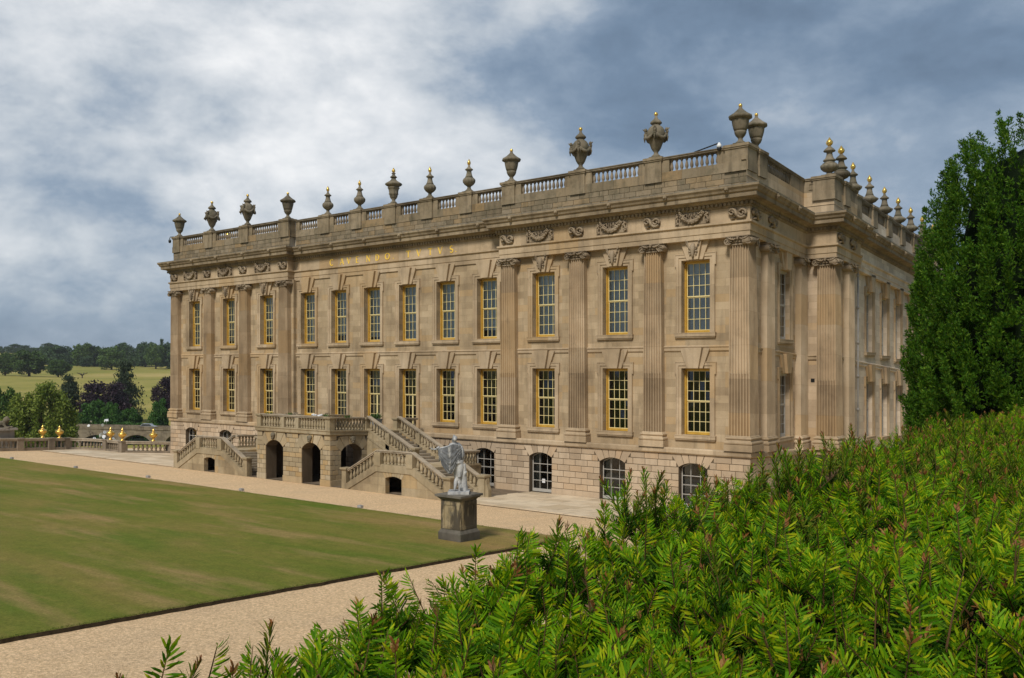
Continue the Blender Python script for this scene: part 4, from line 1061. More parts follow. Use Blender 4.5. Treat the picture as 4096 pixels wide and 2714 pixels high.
urn('e', 1.62, 10.3, 'large flame urn standing directly behind the second pavilion corner urn', GS)
ordn = ['first', 'second', 'third', 'fourth', 'fifth', 'sixth', 'seventh', 'eighth']
for k, y in enumerate(WPED): urn('w', 1.30, y, '%s flame urn of the receding wing parapet, counted from the pavilion' % ordn[k], GS)

# ---- cameras and roof ornament
c1 = root('security_camera', 'white dome security camera on a black arm over the near balustrade', 'camera', (-1.36, -.30, 18.95))
mb = MB(); mb.tube([(-2.85, -.12, 19.13), (-1.42, -.22, 19.36), (-1.36, -.25, 19.34)], .035, 6); link('arm', mb.mesh('arm', M_BLACK, True), c1)
mb = MB(); mb.smooth = True; mb.lathe([(.07, .10), (.13, .14), (.13, .24), (.08, .32), (.05, .38)], 12); link('housing', mb.mesh('housing', M_DOME), c1, (-1.36, -.30, 18.98))
mb = MB(); mb.smooth = True; mb.lathe([(.0, -.06), (.07, -.04), (.11, .04), (.12, .13)], 12); link('lens_dome', mb.mesh('lens_dome', M_BLACK), c1, (-1.36, -.30, 18.98))
c2 = root('security_camera', 'small black security camera hanging off the far left end of the parapet', 'camera', (-53.85, 0, 18.7))
mb = MB(); mb.tube([(-53.2, 0, 19.25), (-53.75, 0, 19.28), (-53.85, 0, 19.22), (-53.85, 0, 19.0)], .035, 6); link('arm', mb.mesh('arm', M_BLACK), c2)
mb = MB(); mb.smooth = True; mb.lathe([(.0, -.22), (.10, -.16), (.13, -.02), (.10, .08), (.05, .12)], 10); link('lens_dome', mb.mesh('lens_dome', M_BLACK), c2, (-53.85, 0, 18.95))
fi = root('roof_finial', 'gilded crown finial on a stone urn behind the left pavilion parapet', 'finial', (-57.9+4, 9.0, 18.5))
fi.location = (-50.9, 4.0, 17+gz(4))
mb = MB(); mb.smooth = True; mb.lathe([(.3, 0), (.3, 1.2), (.45, 1.4), (.5, 1.9), (.35, 2.3), (.2, 2.5)], 12); link('shaft', mb.mesh('shaft', M_URN), fi, (-50.9, 4.0, 17))
mb = MB(); mb.smooth = True; mb.lathe([(.14, 2.5), (.16, 2.65), (.26, 2.8), (.28, 3.05), (.2, 2.95), (.12, 2.85)], 12, lobes=5, amp=.12, lr=(2, 4)); link('crown', mb.mesh('crown', M_GOLDMET), fi, (-50.9, 4.0, 17))

# ================================================================== GROUND
def grid_sheet(x0, x1, y0, y1, z, nx, ny, m, name):
    mb = MB(); xs = np.linspace(x0, x1, nx+1); ys = np.linspace(y0, y1, ny+1)
    vs = [(x, y, z) for y in ys for x in xs]
    mb.add(vs, [(j*(nx+1)+i, j*(nx+1)+i+1, (j+1)*(nx+1)+i+1, (j+1)*(nx+1)+i) for j in range(ny) for i in range(nx)])
    return struct(name, mb.mesh(name, m, True))
grid_sheet(-62.2, 9, -90, 62, 0, 4, 8, M_GRAVEL, 'gravel_path')
def lawn():
    rd = random.Random(11); mb = MB(); mb.m = 0
    x1, y1 = -1.3, -14.4; T = .095
    edge = [(x1+rd.gauss(0, .018), y1-i*.35) for i in range(0, 190)]
    far = [(x, y1+rd.gauss(0, .02)) for x in np.arange(x1-.35, -62, -.5)]
    mb.m = 0
    top = [(-62, -90, T), (edge[-1][0], -90, T)]+[(x, y, T) for x, y in edge[::-1]]+[(x, y, T) for x, y in far]+[(-62, y1, T)]
    mb.add(top, [tuple(range(len(top)))])
    mb.m = 1
    for seq, dx, dy in ((edge, .03, 0), (far, 0, .03)):
        for (a, b), (c, d) in zip(seq, seq[1:]): mb.quad((a, b, T-.004), (c, d, T-.004), (c+dx, d+dy, -.01), (a+dx, b+dy, -.01))
    return struct('lawn', mb.mesh('lawn', [M_LAWN, M_SOIL], True))
lawn()
# turf standing up at the cut edge
def fringe():
    n = 9000; r = np.random.default_rng(4)
    y = -14.4-r.random(n)**1.2*30; x = -1.3-np.abs(r.normal(0, .07, n)); k = n//3
    x[:k] = -1.3-r.random(k)*30; y[:k] = -14.4-np.abs(r.normal(0, .05, k))
    h = r.uniform(.015, .05, n); a = r.random(n)*6.28; w = .006
    C = np.stack([x, y, np.full(n, .09)], 1); dx = np.stack([np.cos(a)*w, np.sin(a)*w, 0*a], 1)
    tip = C+np.stack([r.normal(.01, .02, n), r.normal(0, .015, n), h], 1)
    V = np.concatenate([C-dx, C+dx, tip]); V[:, 2] += AS*V[:, 1]
    F = np.stack([np.arange(n), n+np.arange(n), 2*n+np.arange(n)], 1)
    o = bpy.data.objects.new('grass_fringe', np_mesh('grass_fringe', V, F, leafmat('turf blade', (.05, .10, .015), (.12, .15, .03), None, .7, .1, 2, .2))); COL.objects.link(o)
    tag(o, 'fringe of short turf along the cut edge of the lawn', 'grass', kind='stuff')
fringe()
grid_sheet(-61, .8, -8.0, .0, .035, 2, 2, M_FLAGBED, 'paving_bed')
def paving():
    pv = struct('paving', None); m2 = MB(); m2.box(-.5, .5, -.5, .5, 0, 1); me = m2.mesh('flagstone', M_FLAG)
    rd = random.Random(2); rows = [-8.0, -6.95, -5.85, -4.8, -3.8, -2.75, -1.75, -.42]; c = 0
    for x0, x1 in ((-13.4, 1.0), (-60.8, -40.2)):
        for a, b in zip(rows, rows[1:]):
            x = x0+rd.uniform(-.3, .3)
            while x < x1:
                l = rd.uniform(.9, 1.9); o = bpy.data.objects.new('flagstone', me); COL.objects.link(o); o.parent = pv
                yc = (a+b)/2; o.location = (x+l/2, yc, .03+gz(yc)); o.scale = (l-.022, b-a-.022, .045+rd.uniform(0, .008)); o.rotation_euler = (math.atan(AS), 0, 0); x += l; c += 1
paving()
# bank on which the yew hedge stands
def bank():
    mb = MB(); xs = [8, 10, 12.5, 15, 16.6, 18.6, 24, 60, 200]; hs = [0, .18, .55, .85, .97, 1, 1, 1, 1]; ys = list(np.linspace(-95, 16, 24))
    vs = []
    for y in ys:
        g = gz(y)-.05
        for x, h in zip(xs, hs): vs.append((x, y, g+(5.75-g)*h*(1 if y < -8 else max(0, 1-(y+8)/24))))
    n = len(xs); mb.smooth = True
    mb.add(vs, [(j*n+i, j*n+i+1, (j+1)*n+i+1, (j+1)*n+i) for j in range(len(ys)-1) for i in range(n-1)])
    return struct('bank', mb.mesh('bank', M_PASTURE))
bank()
for k, (x, y) in enumerate([(-41.8, -14.2), (-33.0, -14.0), (-23.4, -14.0), (-13.7, -14.1), (-51.6, -14.2)]):
    mb = MB(); mb.bevbox(-.13, .13, -.10, .10, 0, .12, .03); mb.box(-.10, .10, -.08, .08, .12, .14)
    o = link('ground_light', mb.mesh('ground_light', plain('grey light box', (.34, .32, .29), .6)), None, (x, y, .06))
    tag(o, ['grey flood light box on the far lawn edge, left of the left stair', 'grey flood light box on the lawn edge facing the left low stair', 'grey flood light box on the lawn edge facing the porch corner',
            'grey flood light box on the lawn edge nearest the statue', 'grey flood light box at the far left end of the lawn edge'][k], 'light box', 'flood lights along the lawn')

# ================================================================== GARDEN STAIRCASE
SC = -26.5; PY = -8.08; PHW = 3.58; TZ = 3.40; LZ = 1.57
ST = root('garden_staircase', 'stone double staircase with arched porch and balustrades before the house', 'staircase', (SC, -5, 0))
def sp(name, me, loc=None, rz=0.0): return link(name, me, ST, loc, rz)
mb = MB(); mb.smooth = True
mb.lathe([(.085, 0), (.085, .05), (.05, .08), (.075, .14), (.105, .23), (.085, .35), (.05, .48), (.045, .53), (.07, .57), (.085, .60), (.085, .67)], 8)
ME_BALS = mb.mesh('baluster', M_STAIR)
def rail(A, B, pads=(.3, .3), hw=.17, bal=True, string=True):
    """balustrade from A to B; z is the top of the string it stands on"""
    A, B = Vector(A), Vector(B); d = Vector((B.x-A.x, B.y-A.y)); L = d.length; d /= L; n = Vector((-d.y, d.x))
    def bar(w, z0, z1, m, nm):
        mb = MB(); vs = []
        for p in (A, B):
            for s, z in ((-1, z0), (1, z0), (1, z1), (-1, z1)): vs.append((p.x+n.x*w*s, p.y+n.y*w*s, p.z+z))
        mb.add(vs, [(0, 1, 5, 4), (1, 2, 6, 5), (2, 3, 7, 6), (3, 0, 4, 7), (0, 3, 2, 1), (4, 5, 6, 7)])
        return sp(nm, mb.mesh(nm, m, True))
    bar(hw, .745, .80, M_HAND, 'handrail'); bar(hw*.75, .67, .745, M_HAND, 'handrail')
    if string: bar(hw, -.10, .0, M_STAIR, 'string')
    if bal and L > pads[0]+pads[1]+.2:
        k = max(1, round((L-pads[0]-pads[1])/.265))
        for i in range(k+1):
            t = (pads[0]+(L-pads[0]-pads[1])*i/k)/L; p = A.lerp(B, t); sp('baluster', ME_BALS, tuple(p))
def pier(x, y, z0, z1, w=.19, cap=True):
    mb = MB(); mb.box(-w, w, -w, w, z0, z1)
    if cap: mb.box(-w-.05, w+.05, -w-.05, w+.05, z1, z1+.05); mb.box(-w-.08, w+.08, -w-.08, w+.08, z1+.05, z1+.14)
    sp('newel', mb.mesh('newel', M_STAIR), (x, y, 0))
M_STASH = stone('coursed stair walling', (.37, .295, .185), (.46, .38, .26), (.26, .20, .125), (.44, .28, .11), (1.25, .46), .45, False, .12)
def porch():
    AWP, SPZ, APZ = .88, 2.16, 2.58; arches = [-1.80, 1.80]
    mb = MB(); facade(mb, 'x', PY+.04, SC-PHW, SC+PHW, -.1, 3.1, [(SC+c-AWP, SC+c+AWP, 0, APZ) for c in arches], .8)
    for c in arches: arch_fill(mb, SC+c, PY+.04, .8, 'x', AWP, SPZ, APZ)
    mb.quad((SC-PHW, PY+.84, 0), (SC-1.8-AWP, PY+.84, 0), (SC-1.8-AWP, PY+.84, 3.1), (SC-PHW, PY+.84, 3.1)); mb.quad((SC+1.8+AWP, PY+.84, 0), (SC+PHW, PY+.84, 0), (SC+PHW, PY+.84, 3.1), (SC+1.8+AWP, PY+.84, 3.1))
    mb.quad((SC-1.8+AWP, PY+.84, 0), (SC+1.8-AWP, PY+.84, 0), (SC+1.8-AWP, PY+.84, 3.1), (SC-1.8+AWP, PY+.84, 3.1))
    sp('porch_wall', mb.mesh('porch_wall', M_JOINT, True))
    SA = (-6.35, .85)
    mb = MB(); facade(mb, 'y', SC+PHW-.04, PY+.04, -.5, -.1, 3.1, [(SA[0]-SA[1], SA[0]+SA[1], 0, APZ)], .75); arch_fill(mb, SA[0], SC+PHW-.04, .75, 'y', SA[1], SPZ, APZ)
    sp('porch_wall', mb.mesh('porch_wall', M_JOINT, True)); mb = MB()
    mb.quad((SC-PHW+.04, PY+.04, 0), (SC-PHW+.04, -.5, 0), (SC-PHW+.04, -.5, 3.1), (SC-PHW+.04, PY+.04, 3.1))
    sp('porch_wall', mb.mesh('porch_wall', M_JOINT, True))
    mb = MB(); mb.box(SC-PHW, SC+PHW, PY+.05, -.06, 3.09, TZ-.02); mb.sweep([(SC-PHW, -.1), (SC-PHW, PY), (SC+PHW, PY), (SC+PHW, -.1)], [(0, 3.08), (.04, 3.09), (.10, 3.13), (.10, 3.30), (.14, 3.34), (.14, TZ), (-.4, TZ+.005)])
    sp('ledge', mb.mesh('ledge', M_STAIR, True))
    m2 = MB(); m2.bevbox(-.5, .5, 0, .06, .011, .289, .010); blk = m2.mesh('stone_block', M_STAIRB)
    th = [R(a) for a in (-62, -38, -13, 13, 38, 62)]
    r_ = (AWP**2+(APZ-SPZ)**2)/(2*(APZ-SPZ)); cz = APZ-r_; am = math.asin(AWP/r_)
    def wall_blocks(ax, pl, a0, a1, cs, w):
        rz = 0 if ax == 'x' else R(90)
        for k in range(9):
            z = .38+.30*k; half = w+.004
            if z+.3 > SPZ+.05: half = w+.10+.30*(z+.3-SPZ-.05)
            for u0, u1 in intervals(a0, a1, [(c-half, c+half) for c in cs]):
                n = max(1, round((u1-u0)/.54)); f = .5 if k % 2 and n > 1 else 0
                ed = [u0]+[u0+(u1-u0)*(i+f)/n for i in range(0 if f else 1, n)]+[u1]
                for p, q in zip(ed, ed[1:]):
                    if q-p < .07: continue
                    c = (p+q)/2; o = sp('stone_block', blk, (c, pl, z) if ax == 'x' else (pl, c, z), rz); o.scale = (q-p-.024, 1+random.uniform(-.1, .2), 1)
        for u0, u1 in intervals(a0, a1, [(c-w-.004, c+w+.004) for c in cs]):
            m3 = MB(); m3.bevbox(u0-.02, u1+.02, 0, .08, 0, .38, .012); m3.v = [(x-(u0+u1)/2, y, z) for x, y, z in m3.v]
            c = (u0+u1)/2; sp('plinth_block', m3.mesh('plinth_block', M_STAIRB), (c, pl-.03, 0) if ax == 'x' else (pl+.03, c, 0), rz)
        for c in cs:
            tt = [-am, -am*.62, -am*.2, am*.2, am*.62, am]
            for i, (t0, t1) in enumerate(zip(tt, tt[1:])):
                pts = [(r_*math.sin(t)*w/AWP, cz+r_*math.cos(t)+.004) for t in np.linspace(t0+.01, t1-.01, 3)]
                for t in (t1-.01, t0+.01):
                    x = (3.07-cz)*math.tan(t); lim = w+.42; pts.append((max(-lim, min(lim, x)), 3.07 if abs(x) < lim else cz+lim/abs(math.tan(t))))
                m3 = MB(); m3.prism(pts, -.012 if i != 2 else -.05, .05)
                sp('voussoir', m3.mesh('voussoir', M_STAIRB), (c, pl, 0) if ax == 'x' else (pl, c, 0), rz)
            m3 = MB(); m3.smooth = True; m3.blob((0, -.12, 2.86), (.16, .12, .2), 8, 6); m3.blob((0, -.22, 2.83), (.05, .06, .07)); m3.blob((0, -.15, 2.70), (.11, .1, .1))
            for s in (-1, 1): m3.blob((s*.13, -.1, 2.93), (.07, .08, .1)); m3.blob((s*.07, -.2, 2.90), (.04, .04, .03))
            sp('mask_carving', m3.mesh('mask_carving', M_URN), (c, pl, 0) if ax == 'x' else (pl, c, 0), rz)
    wall_blocks('x', PY, SC-PHW, SC+PHW, [SC+c for c in arches], AWP)
    wall_blocks('y', SC+PHW, PY, -5.05, [SA[0]], SA[1])
    # pavement of the porch terrace and its balustrade
    y0 = PY+.17; z = TZ+.02
    xs = [SC-PHW+.2, SC-1.02, SC+.42, SC+PHW-.2]
    for x in xs[1:-1]: pier(x, y0, TZ, TZ+.66, .15, False)
    for a, b in zip(xs, xs[1:]): rail((a, y0, z), (b, y0, z), (.34, .34))
    for x in (xs[0], xs[-1]):
        pier(x, y0, TZ, TZ+.67, .2); rail((x, y0, z), (x, -4.9, z), (.4, .3)); pier(x, -4.95, TZ, TZ+.67, .18)
        rail((x, -2.2, z), (x, -.4, z), (.25, .2)); pier(x, -2.25, TZ, TZ+.67, .18)
porch()
def flight(s):
    X = lambda r: SC+s*r
    def bx(r0, r1, y0, y1, z0, z1, mb): a, b = sorted((X(r0), X(r1))); mb.box(a, b, y0, y1, z0, z1)
    # steps, each its own stone
    for i in range(11):
        r0 = PHW+(7.6-PHW)*i/11; r1 = PHW+(7.6-PHW)*(i+1)/11; zt = TZ-(TZ-LZ)*(i+1)/11
        mb = MB(); bx(r0, r1+.03, -4.75, -2.4, zt-.13, zt+.0, mb); bx(r0+.02, r1, -4.75, -2.4, zt-.35, zt-.13, mb); sp('step', mb.mesh('step', M_TREAD, True))
    for i in range(9):
        zt = LZ*(1-(i+1)/10)
        for q0, q1, sg in ((7.6, 5.0, -1), (10.4, 13.0, 1)):
            r0 = q0+(q1-q0)*i/9; r1 = q0+(q1-q0)*(i+1)/9
            mb = MB(); bx(r0, r1+sg*.03, -7.75, -5.2, zt-.12, zt, mb); bx(r0, r1, -7.75, -5.2, max(-.1, zt-.3), zt-.12, mb); sp('step', mb.mesh('step', M_TREAD, True))
    # landing and masses
    mb = MB(); bx(7.6, 10.4, -7.7, -2.0, LZ-.15, LZ, mb); bx(7.62, 10.38, -5.0, -2.05, -.5, LZ-.15, mb); sp('landing', mb.mesh('landing', M_STASH, True))
    def wall_poly(pts, y0, y1, m=M_STASH, nm='stair_wall'):
        q = [(X(r), z) for r, z in pts]; q = q if s > 0 else q[::-1]
        mb = MB(); mb.prism(q, y0, y1); sp(nm, mb.mesh(nm, m, True))
    for y0, y1 in ((-5.08, -4.76), (-2.38, -2.06)):
        wall_poly([(PHW-.02, -.3), (7.6, -.3), (7.6, LZ+.12), (PHW-.02, TZ+.10)], y0, y1)
    wall_poly([(PHW, TZ-.45), (7.6, LZ-.45), (7.6, LZ-.3), (PHW, TZ-.3)], -5.12, -2.02, M_STAIR, 'string')
    # low outer walls: the front one has a square opening with an arched head
    VO = (8.32, 9.62, .95)
    yF = PY
    wall_poly([(5.0, -.1), (VO[0], -.1), (VO[0], VO[2]), (VO[0], LZ+.08), (7.6, LZ+.08), (5.0, .30)], yF, yF+.32)
    wall_poly([(VO[1], -.1), (13.0, -.1), (13.0, .30), (10.4, LZ+.08), (VO[1], LZ+.08)], yF, yF+.32)
    arcp = [(VO[0], VO[2]-.06), (VO[0]+.3, VO[2]+.04), ((VO[0]+VO[1])/2, VO[2]+.08), (VO[1]-.3, VO[2]+.04), (VO[1], VO[2]-.06)]
    wall_poly(arcp+[(VO[1], LZ+.08), (VO[0], LZ+.08)], yF, yF+.32)
    mb = MB(); bx(VO[0]-.1, VO[1]+.1, yF+1.6, yF+1.7, -.1, LZ-.16, mb); sp('recess_wall', mb.mesh('recess_wall', M_STASH, True))
    n = 7
    for i in range(n):                                                    # voussoirs of the little arch
        t0, t1 = i/n, (i+1)/n; cx = (VO[0]+VO[1])/2; f = lambda t, k: (cx+(VO[1]-VO[0]+.1)*(t-.5)*k, VO[2]-.07+.14*math.sin(math.pi*t)+(.30 if k > 1 else 0))
        wall_poly([f(t0+.02, 1), f(t1-.02, 1), f(t1-.02, 1.25), f(t0+.02, 1.25)], yF-.012, yF+.02, M_STAIRB, 'voussoir')
    # sloping string moulding
    for a, b in (((4.95, .30), (7.6, LZ+.08)), ((7.6, LZ+.08), (10.4, LZ+.08)), ((10.4, LZ+.08), (13.05, .30))):
        wall_poly([(a[0], a[1]-.42), (b[0], b[1]-.42), (b[0], b[1]-.02), (a[0], a[1]-.02)], yF-.05, yF+.02, M_STAIR, 'string')
    wall_poly([(10.4, -.3), (13.0, -.3), (13.0, .30), (10.4, LZ+.08)], -5.2, -4.9); wall_poly([(5.0, -.3), (7.6, -.3), (7.6, LZ+.08), (5.0, .30)], -5.2, -4.9)
    # balustrades
    z1 = LZ+.10; zl = .32
    yR = yF+.16
    rail((X(5.0), yR, zl), (X(7.6), yR, z1), (.3, .35)); rail((X(7.6), yR, z1), (X(10.4), yR, z1), (.55, .55)); rail((X(10.4), yR, z1), (X(13.0), yR, zl), (.35, .3))
    for r in (7.72, 10.28): pier(X(r), yR, LZ, LZ+.77, .24, False)
    for yy in (yR, -5.05):
        pier(X(13.1), yy, -.05, 1.15, .22); pier(X(4.85), yy, -.05, 1.12, .20)
        mb = MB(); mb.prism([(s*.0, -.05), (s*.26, -.05), (s*.24, .5), (s*.12, .8), (s*.10, 1.12), (s*.0, 1.12)][::s], -.14, .14); sp('console', mb.mesh('console', M_STAIR), (X(13.3), yy, 0)) if yy > -6 else None
    rail((X(10.4), -5.05, z1), (X(13.0), -5.05, zl), (.35, .3)); rail((X(7.6), -5.05, z1), (X(5.0), -5.05, zl), (.3, .3))
    rail((X(10.3), -5.0, z1), (X(10.3), -2.2, z1), (.3, .3)); rail((X(7.6), -2.22, z1), (X(10.3), -2.22, z1), (.3, .3))
    for yy in (-4.92, -2.22):
        rail((X(PHW), yy, TZ+.12), (X(7.5), yy, LZ+.12), (.25, .3)); pier(X(7.6), yy, LZ, LZ+.80, .19)
        pier(X((PHW+7.6)/2-.2), yy, 2.2, 3.30, .16, False)
flight(1); flight(-1)

# planter with its plant, and weeds and flower boxes on the terrace rail
def tuft(name, n, L, spread, m, seed, w=.03):
    r = np.random.default_rng(seed); V, F = [], []
    for i in range(n):
        a = r.random()*6.28; rr = r.random()*spread; b = np.array([rr*math.cos(a), rr*math.sin(a), 0]); t = b+np.array([math.cos(a)*L*r.uniform(.1, .7), math.sin(a)*L*r.uniform(.1, .7), L*r.uniform(.5, 1)])
        sd = np.array([-math.sin(a), math.cos(a), 0])*w*r.uniform(.5, 1); md = (b+t)/2+np.array([0, 0, L*.1]); k = len(V); V += [b, md-sd, t, md+sd]; F.append((k, k+1, k+2, k+3))
    return np_mesh(name, np.array(V), np.array(F), m)
pl = root('lead_planter', 'grey lead planter with a green plant at the head of the stair', 'planter', (-22.5, -3.4, TZ))
mb = MB(); mb.prism([(-.36, 0), (.36, 0), (.42, .62), (.46, .70), (-.46, .70), (-.42, .62)], -.36, .36); mb.box(-.40, .40, -.40, .40, .0, .06); mb.box(-.25, .25, -.38, -.35, .2, .5); link('tub', mb.mesh('tub', plain('old lead', (.20, .22, .24), .6, .2, .4, .2, 5)), pl, (-23.3, -3.4, TZ))
link('plant', tuft('plant', 60, .5, .3, M_PLANT, 3, .05), pl, (-23.1, -3.4, TZ+.65))
pl.location = (-23.3, -3.4, TZ+gz(-3.4))
for k, (x, y, z, lab) in enumerate([(-29.2, PY+.3, TZ+.75, 'small weed tuft on the left end of the porch rail'), (-27.2, PY+.4, TZ+.75, 'green tuft on the middle of the porch rail'), (-23.9, PY+.5, TZ+.75, 'leafy tuft beside the white flowers on the porch rail'),
                                 (-22.6, -7.0, TZ+.75, 'leafy tuft on the right side rail of the porch'), (-18.6, -2.3, 2.4, 'green plant on the far landing rail of the right stair')]):
    o = link('rail_plant', tuft('rail_plant', 26, .26, .22, M_PLANT, 20+k, .04), None, (x, y, z)); tag(o, lab, 'plant', 'plants on the stair rails')
mb = MB()
for i in range(26): mb.blob((random.uniform(-.5, .5), random.uniform(-.1, .1), random.uniform(0, .12)), random.uniform(.04, .08), 5, 3)
o = link('white_flowers', mb.mesh('white_flowers', M_PETAL), None, (-24.6, PY+.45, TZ+.80)); tag(o, 'row of small white flowers on the porch rail near its right corner', 'flowers')

# ================================================================== STATUE ON ITS PLINTH
PX, PYY = -3.93, -18.0
def PSC(o): o.scale = (.86, .86, 1)
pd = root('statue_plinth', 'soot streaked square stone plinth standing on the lawn corner', 'plinth', (PX, PYY, .09))
mb = MB(); mb.bevbox(-.66, .66, -.66, .66, 0, .30, .02); mb.sweep([(-.66, .66), (-.66, -.66), (.66, -.66), (.66, .66), (-.66, .66)], [(0, .30), (-.02, .33), (-.09, .42), (-.10, .46)]); PSC(link('base', mb.mesh('base', M_PLINTHB), pd, (PX, PYY, .09)))
mb = MB(); mb.box(-.555, .555, -.555, .555, .40, 1.55)
for ang in range(4):                                                       # sunk panels framed by fillets
    c, s = math.cos(ang*math.pi/2), math.sin(ang*math.pi/2)
    for x0, x1, z0, z1 in ((-.55, -.36, .46, 1.50), (.36, .55, .46, 1.50), (-.36, .36, .46, .56), (-.36, .36, 1.36, 1.50)):
        v = [(x0, -.58, z0), (x1, -.58, z0), (x1, -.58, z1), (x0, -.58, z1), (x0, -.55, z0), (x1, -.55, z0), (x1, -.55, z1), (x0, -.55, z1)]
        mb.add([(x*c-y*s, x*s+y*c, z) for x, y, z in v], [(0, 1, 2, 3), (0, 4, 5, 1), (1, 5, 6, 2), (2, 6, 7, 3), (3, 7, 4, 0)])
PSC(link('die', mb.mesh('die', M_PLINTH), pd, (PX, PYY, .09)))
mb = MB(); mb.sweep([(-.56, .56), (-.56, -.56), (.56, -.56), (.56, .56), (-.56, .56)], [(.0, 1.53), (.03, 1.57), (.10, 1.62), (.14, 1.66), (.20, 1.67), (.20, 1.75), (-.56, 1.78)]); PSC(link('cap', mb.mesh('cap', M_PLINTHB), pd, (PX, PYY, .09)))
def remeshed(mb, voxel, name, m, smooth=3):
    me = mb.mesh(name, m); o = bpy.data.objects.new('tmp', me); COL.objects.link(o)
    md = o.modifiers.new('r', 'REMESH'); md.mode = 'VOXEL'; md.voxel_size = voxel
    sm = o.modifiers.new('s', 'SMOOTH'); sm.iterations = smooth; sm.factor = .5
    dg = bpy.context.evaluated_depsgraph_get(); dg.update()
    r = bpy.data.meshes.new_from_object(o.evaluated_get(dg)); r.name = name
    bpy.data.objects.remove(o); r.polygons.foreach_set('use_smooth', np.ones(len(r.polygons), bool)); r.materials.clear(); r.materials.append(m); return r
def statue():
    SS = .96; t = root('statue', 'weathered grey statue of a cloaked figure with one arm outstretched', 'statue', (PX, PYY, .09+1.76), rz=R(37.7)); t.scale = (SS, SS, SS)
    mb = MB()
    mb.box(-.42, .42, -.40, .40, 0, .10); g = mb.mesh('base_slab', M_STATUE); sub('base_slab', g, t)
    b = MB()
    # weight-bearing right leg, relaxed left leg, torso, head
    b.tube([(.02, .02, 1.28), (.06, .0, 1.05), (.05, -.02, .86), (.03, -.04, .66), (.03, .0, .60), (.03, .03, .42), (.03, .04, .24), (.03, .02, .16)], [.15, .14, .115, .085, .075, .08, .055, .045], 10)
    b.tube([(.03, .03, .16), (.02, -.04, .125), (.0, .16, .12), (-.01, .24, .12)], [.05, .045, .045, .03], 8)
    b.tube([(-.10, .02, 1.28), (-.13, .03, 1.05), (-.13, .05, .86), (-.11, .07, .66), (-.10, .06, .60), (-.13, -.02, .42), (-.15, -.10, .24), (-.16, -.13, .17)], [.15, .14, .11, .08, .075, .078, .055, .045], 10)
    b.tube([(-.16, -.14, .17), (-.17, -.12, .13), (-.20, .04, .12), (-.21, .12, .12)], [.045, .045, .04, .03], 8)
    b.blob((-.03, .0, 1.22), (.20, .15, .16), 12, 8)
    b.tube([(-.03, .0, 1.18), (-.05, .01, 1.36), (-.09, .02, 1.56), (-.12, .02, 1.76), (-.14, .01, 1.88)], [.185, .165, .19, .205, .13], 12)
    b.tube([(-.38, .01, 1.86), (-.14, .0, 1.88), (.09, .01, 1.84)], [.085, .12, .085], 10)
    b.tube([(-.14, .0, 1.86), (-.155, .0, 1.98), (-.16, -.01, 2.06)], [.075, .065, .07], 10)
    b.blob((-.175, .02, 2.14), (.095, .12, .135), 12, 10); b.blob((-.16, -.03, 2.18), (.11, .12, .115), 10, 8)
    b.blob((-.275, .05, 2.12), (.028, .03, .035), 6, 4); b.blob((-.20, .08, 2.26), (.05, .05, .07), 7, 5); b.blob((-.15, -.14, 2.14), (.06, .05, .06), 7, 5)   # nose, top knot, bun
    b.blob((-.25, .05, 2.05), (.035, .05, .035), 6, 4)
    b.tube([(-.37, .01, 1.85), (-.55, .02, 1.80), (-.70, .03, 1.77), (-.86, .02, 1.75), (-1.00, .0, 1.74)], [.075, .062, .055, .05, .036], 9)
    b.tube([(.08, .01, 1.83), (.15, -.01, 1.66), (.19, .0, 1.50), (.17, .02, 1.36), (.14, .05, 1.22)], [.08, .065, .055, .05, .036], 9)
    # hands
    b.blob((-1.06, .0, 1.75), (.05, .03, .045), 8, 6)
    for k, (dx, dz) in enumerate(((-.05, .09), (-.075, .07), (-.085, .04), (-.08, .01))): b.tube([(-1.08, .015*k-.02, 1.76+.01*(2-k)), (-1.08+dx*.7, .015*k-.02, 1.76+dz*.6), (-1.08+dx*1.1, .015*k-.03, 1.76+dz)], [.015, .014, .010], 6)
    b.tube([(-1.05, -.02, 1.78), (-1.04, -.04, 1.83), (-1.05, -.05, 1.86)], [.016, .014, .01], 6)
    b.blob((.13, .07, 1.15), (.04, .035, .05), 8, 6)
    for k in range(4): b.tube([(.115+.018*k, .08, 1.12), (.11+.02*k, .10, 1.07), (.11+.02*k, .10, 1.03)], [.014, .013, .01], 6)
    b.tube([(.10, .05, 1.15), (.085, .07, 1.10), (.085, .08, 1.07)], [.015, .013, .01], 6)
    sub('body', remeshed(b, .016, 'body', M_STATUE), t)
    # tree stump support
    s = MB(); s.tube([(.20, .10, .08), (.20, .09, .4), (.19, .08, .8), (.17, .08, 1.10), (.16, .08, 1.16)], [.17, .13, .12, .11, .10], 9)
    s.tube([(.22, .0, .7), (.28, -.05, .82), (.31, -.06, .88)], [.05, .045, .035], 6); s.tube([(.12, -.05, .12), (.06, -.14, .25), (.10, -.17, .38)], [.06, .05, .03], 6)
    sub('stump', remeshed(s, .02, 'stump', M_STATUE, 2), t)
    # cloak hanging from the arm and shoulders, with folds
    nu, nv = 64, 40; V = []
    top = lambda u: np.interp(u, [0, .12, .35, .6, .8, 1], [1.77, 1.80, 1.86, 1.97, 1.95, 1.88])
    tx = lambda u: np.interp(u, [0, .12, .35, .6, .8, 1], [-.84, -.74, -.50, -.24, -.05, .13])
    bot = lambda u: np.interp(u, [0, .1, .25, .45, .62, .78, .9, 1], [1.34, 1.14, .96, .78, .80, 1.06, 1.30, 1.46])
    bx_ = lambda u: np.interp(u, [0, .12, .35, .6, .8, 1], [-.74, -.66, -.47, -.28, -.10, .14])
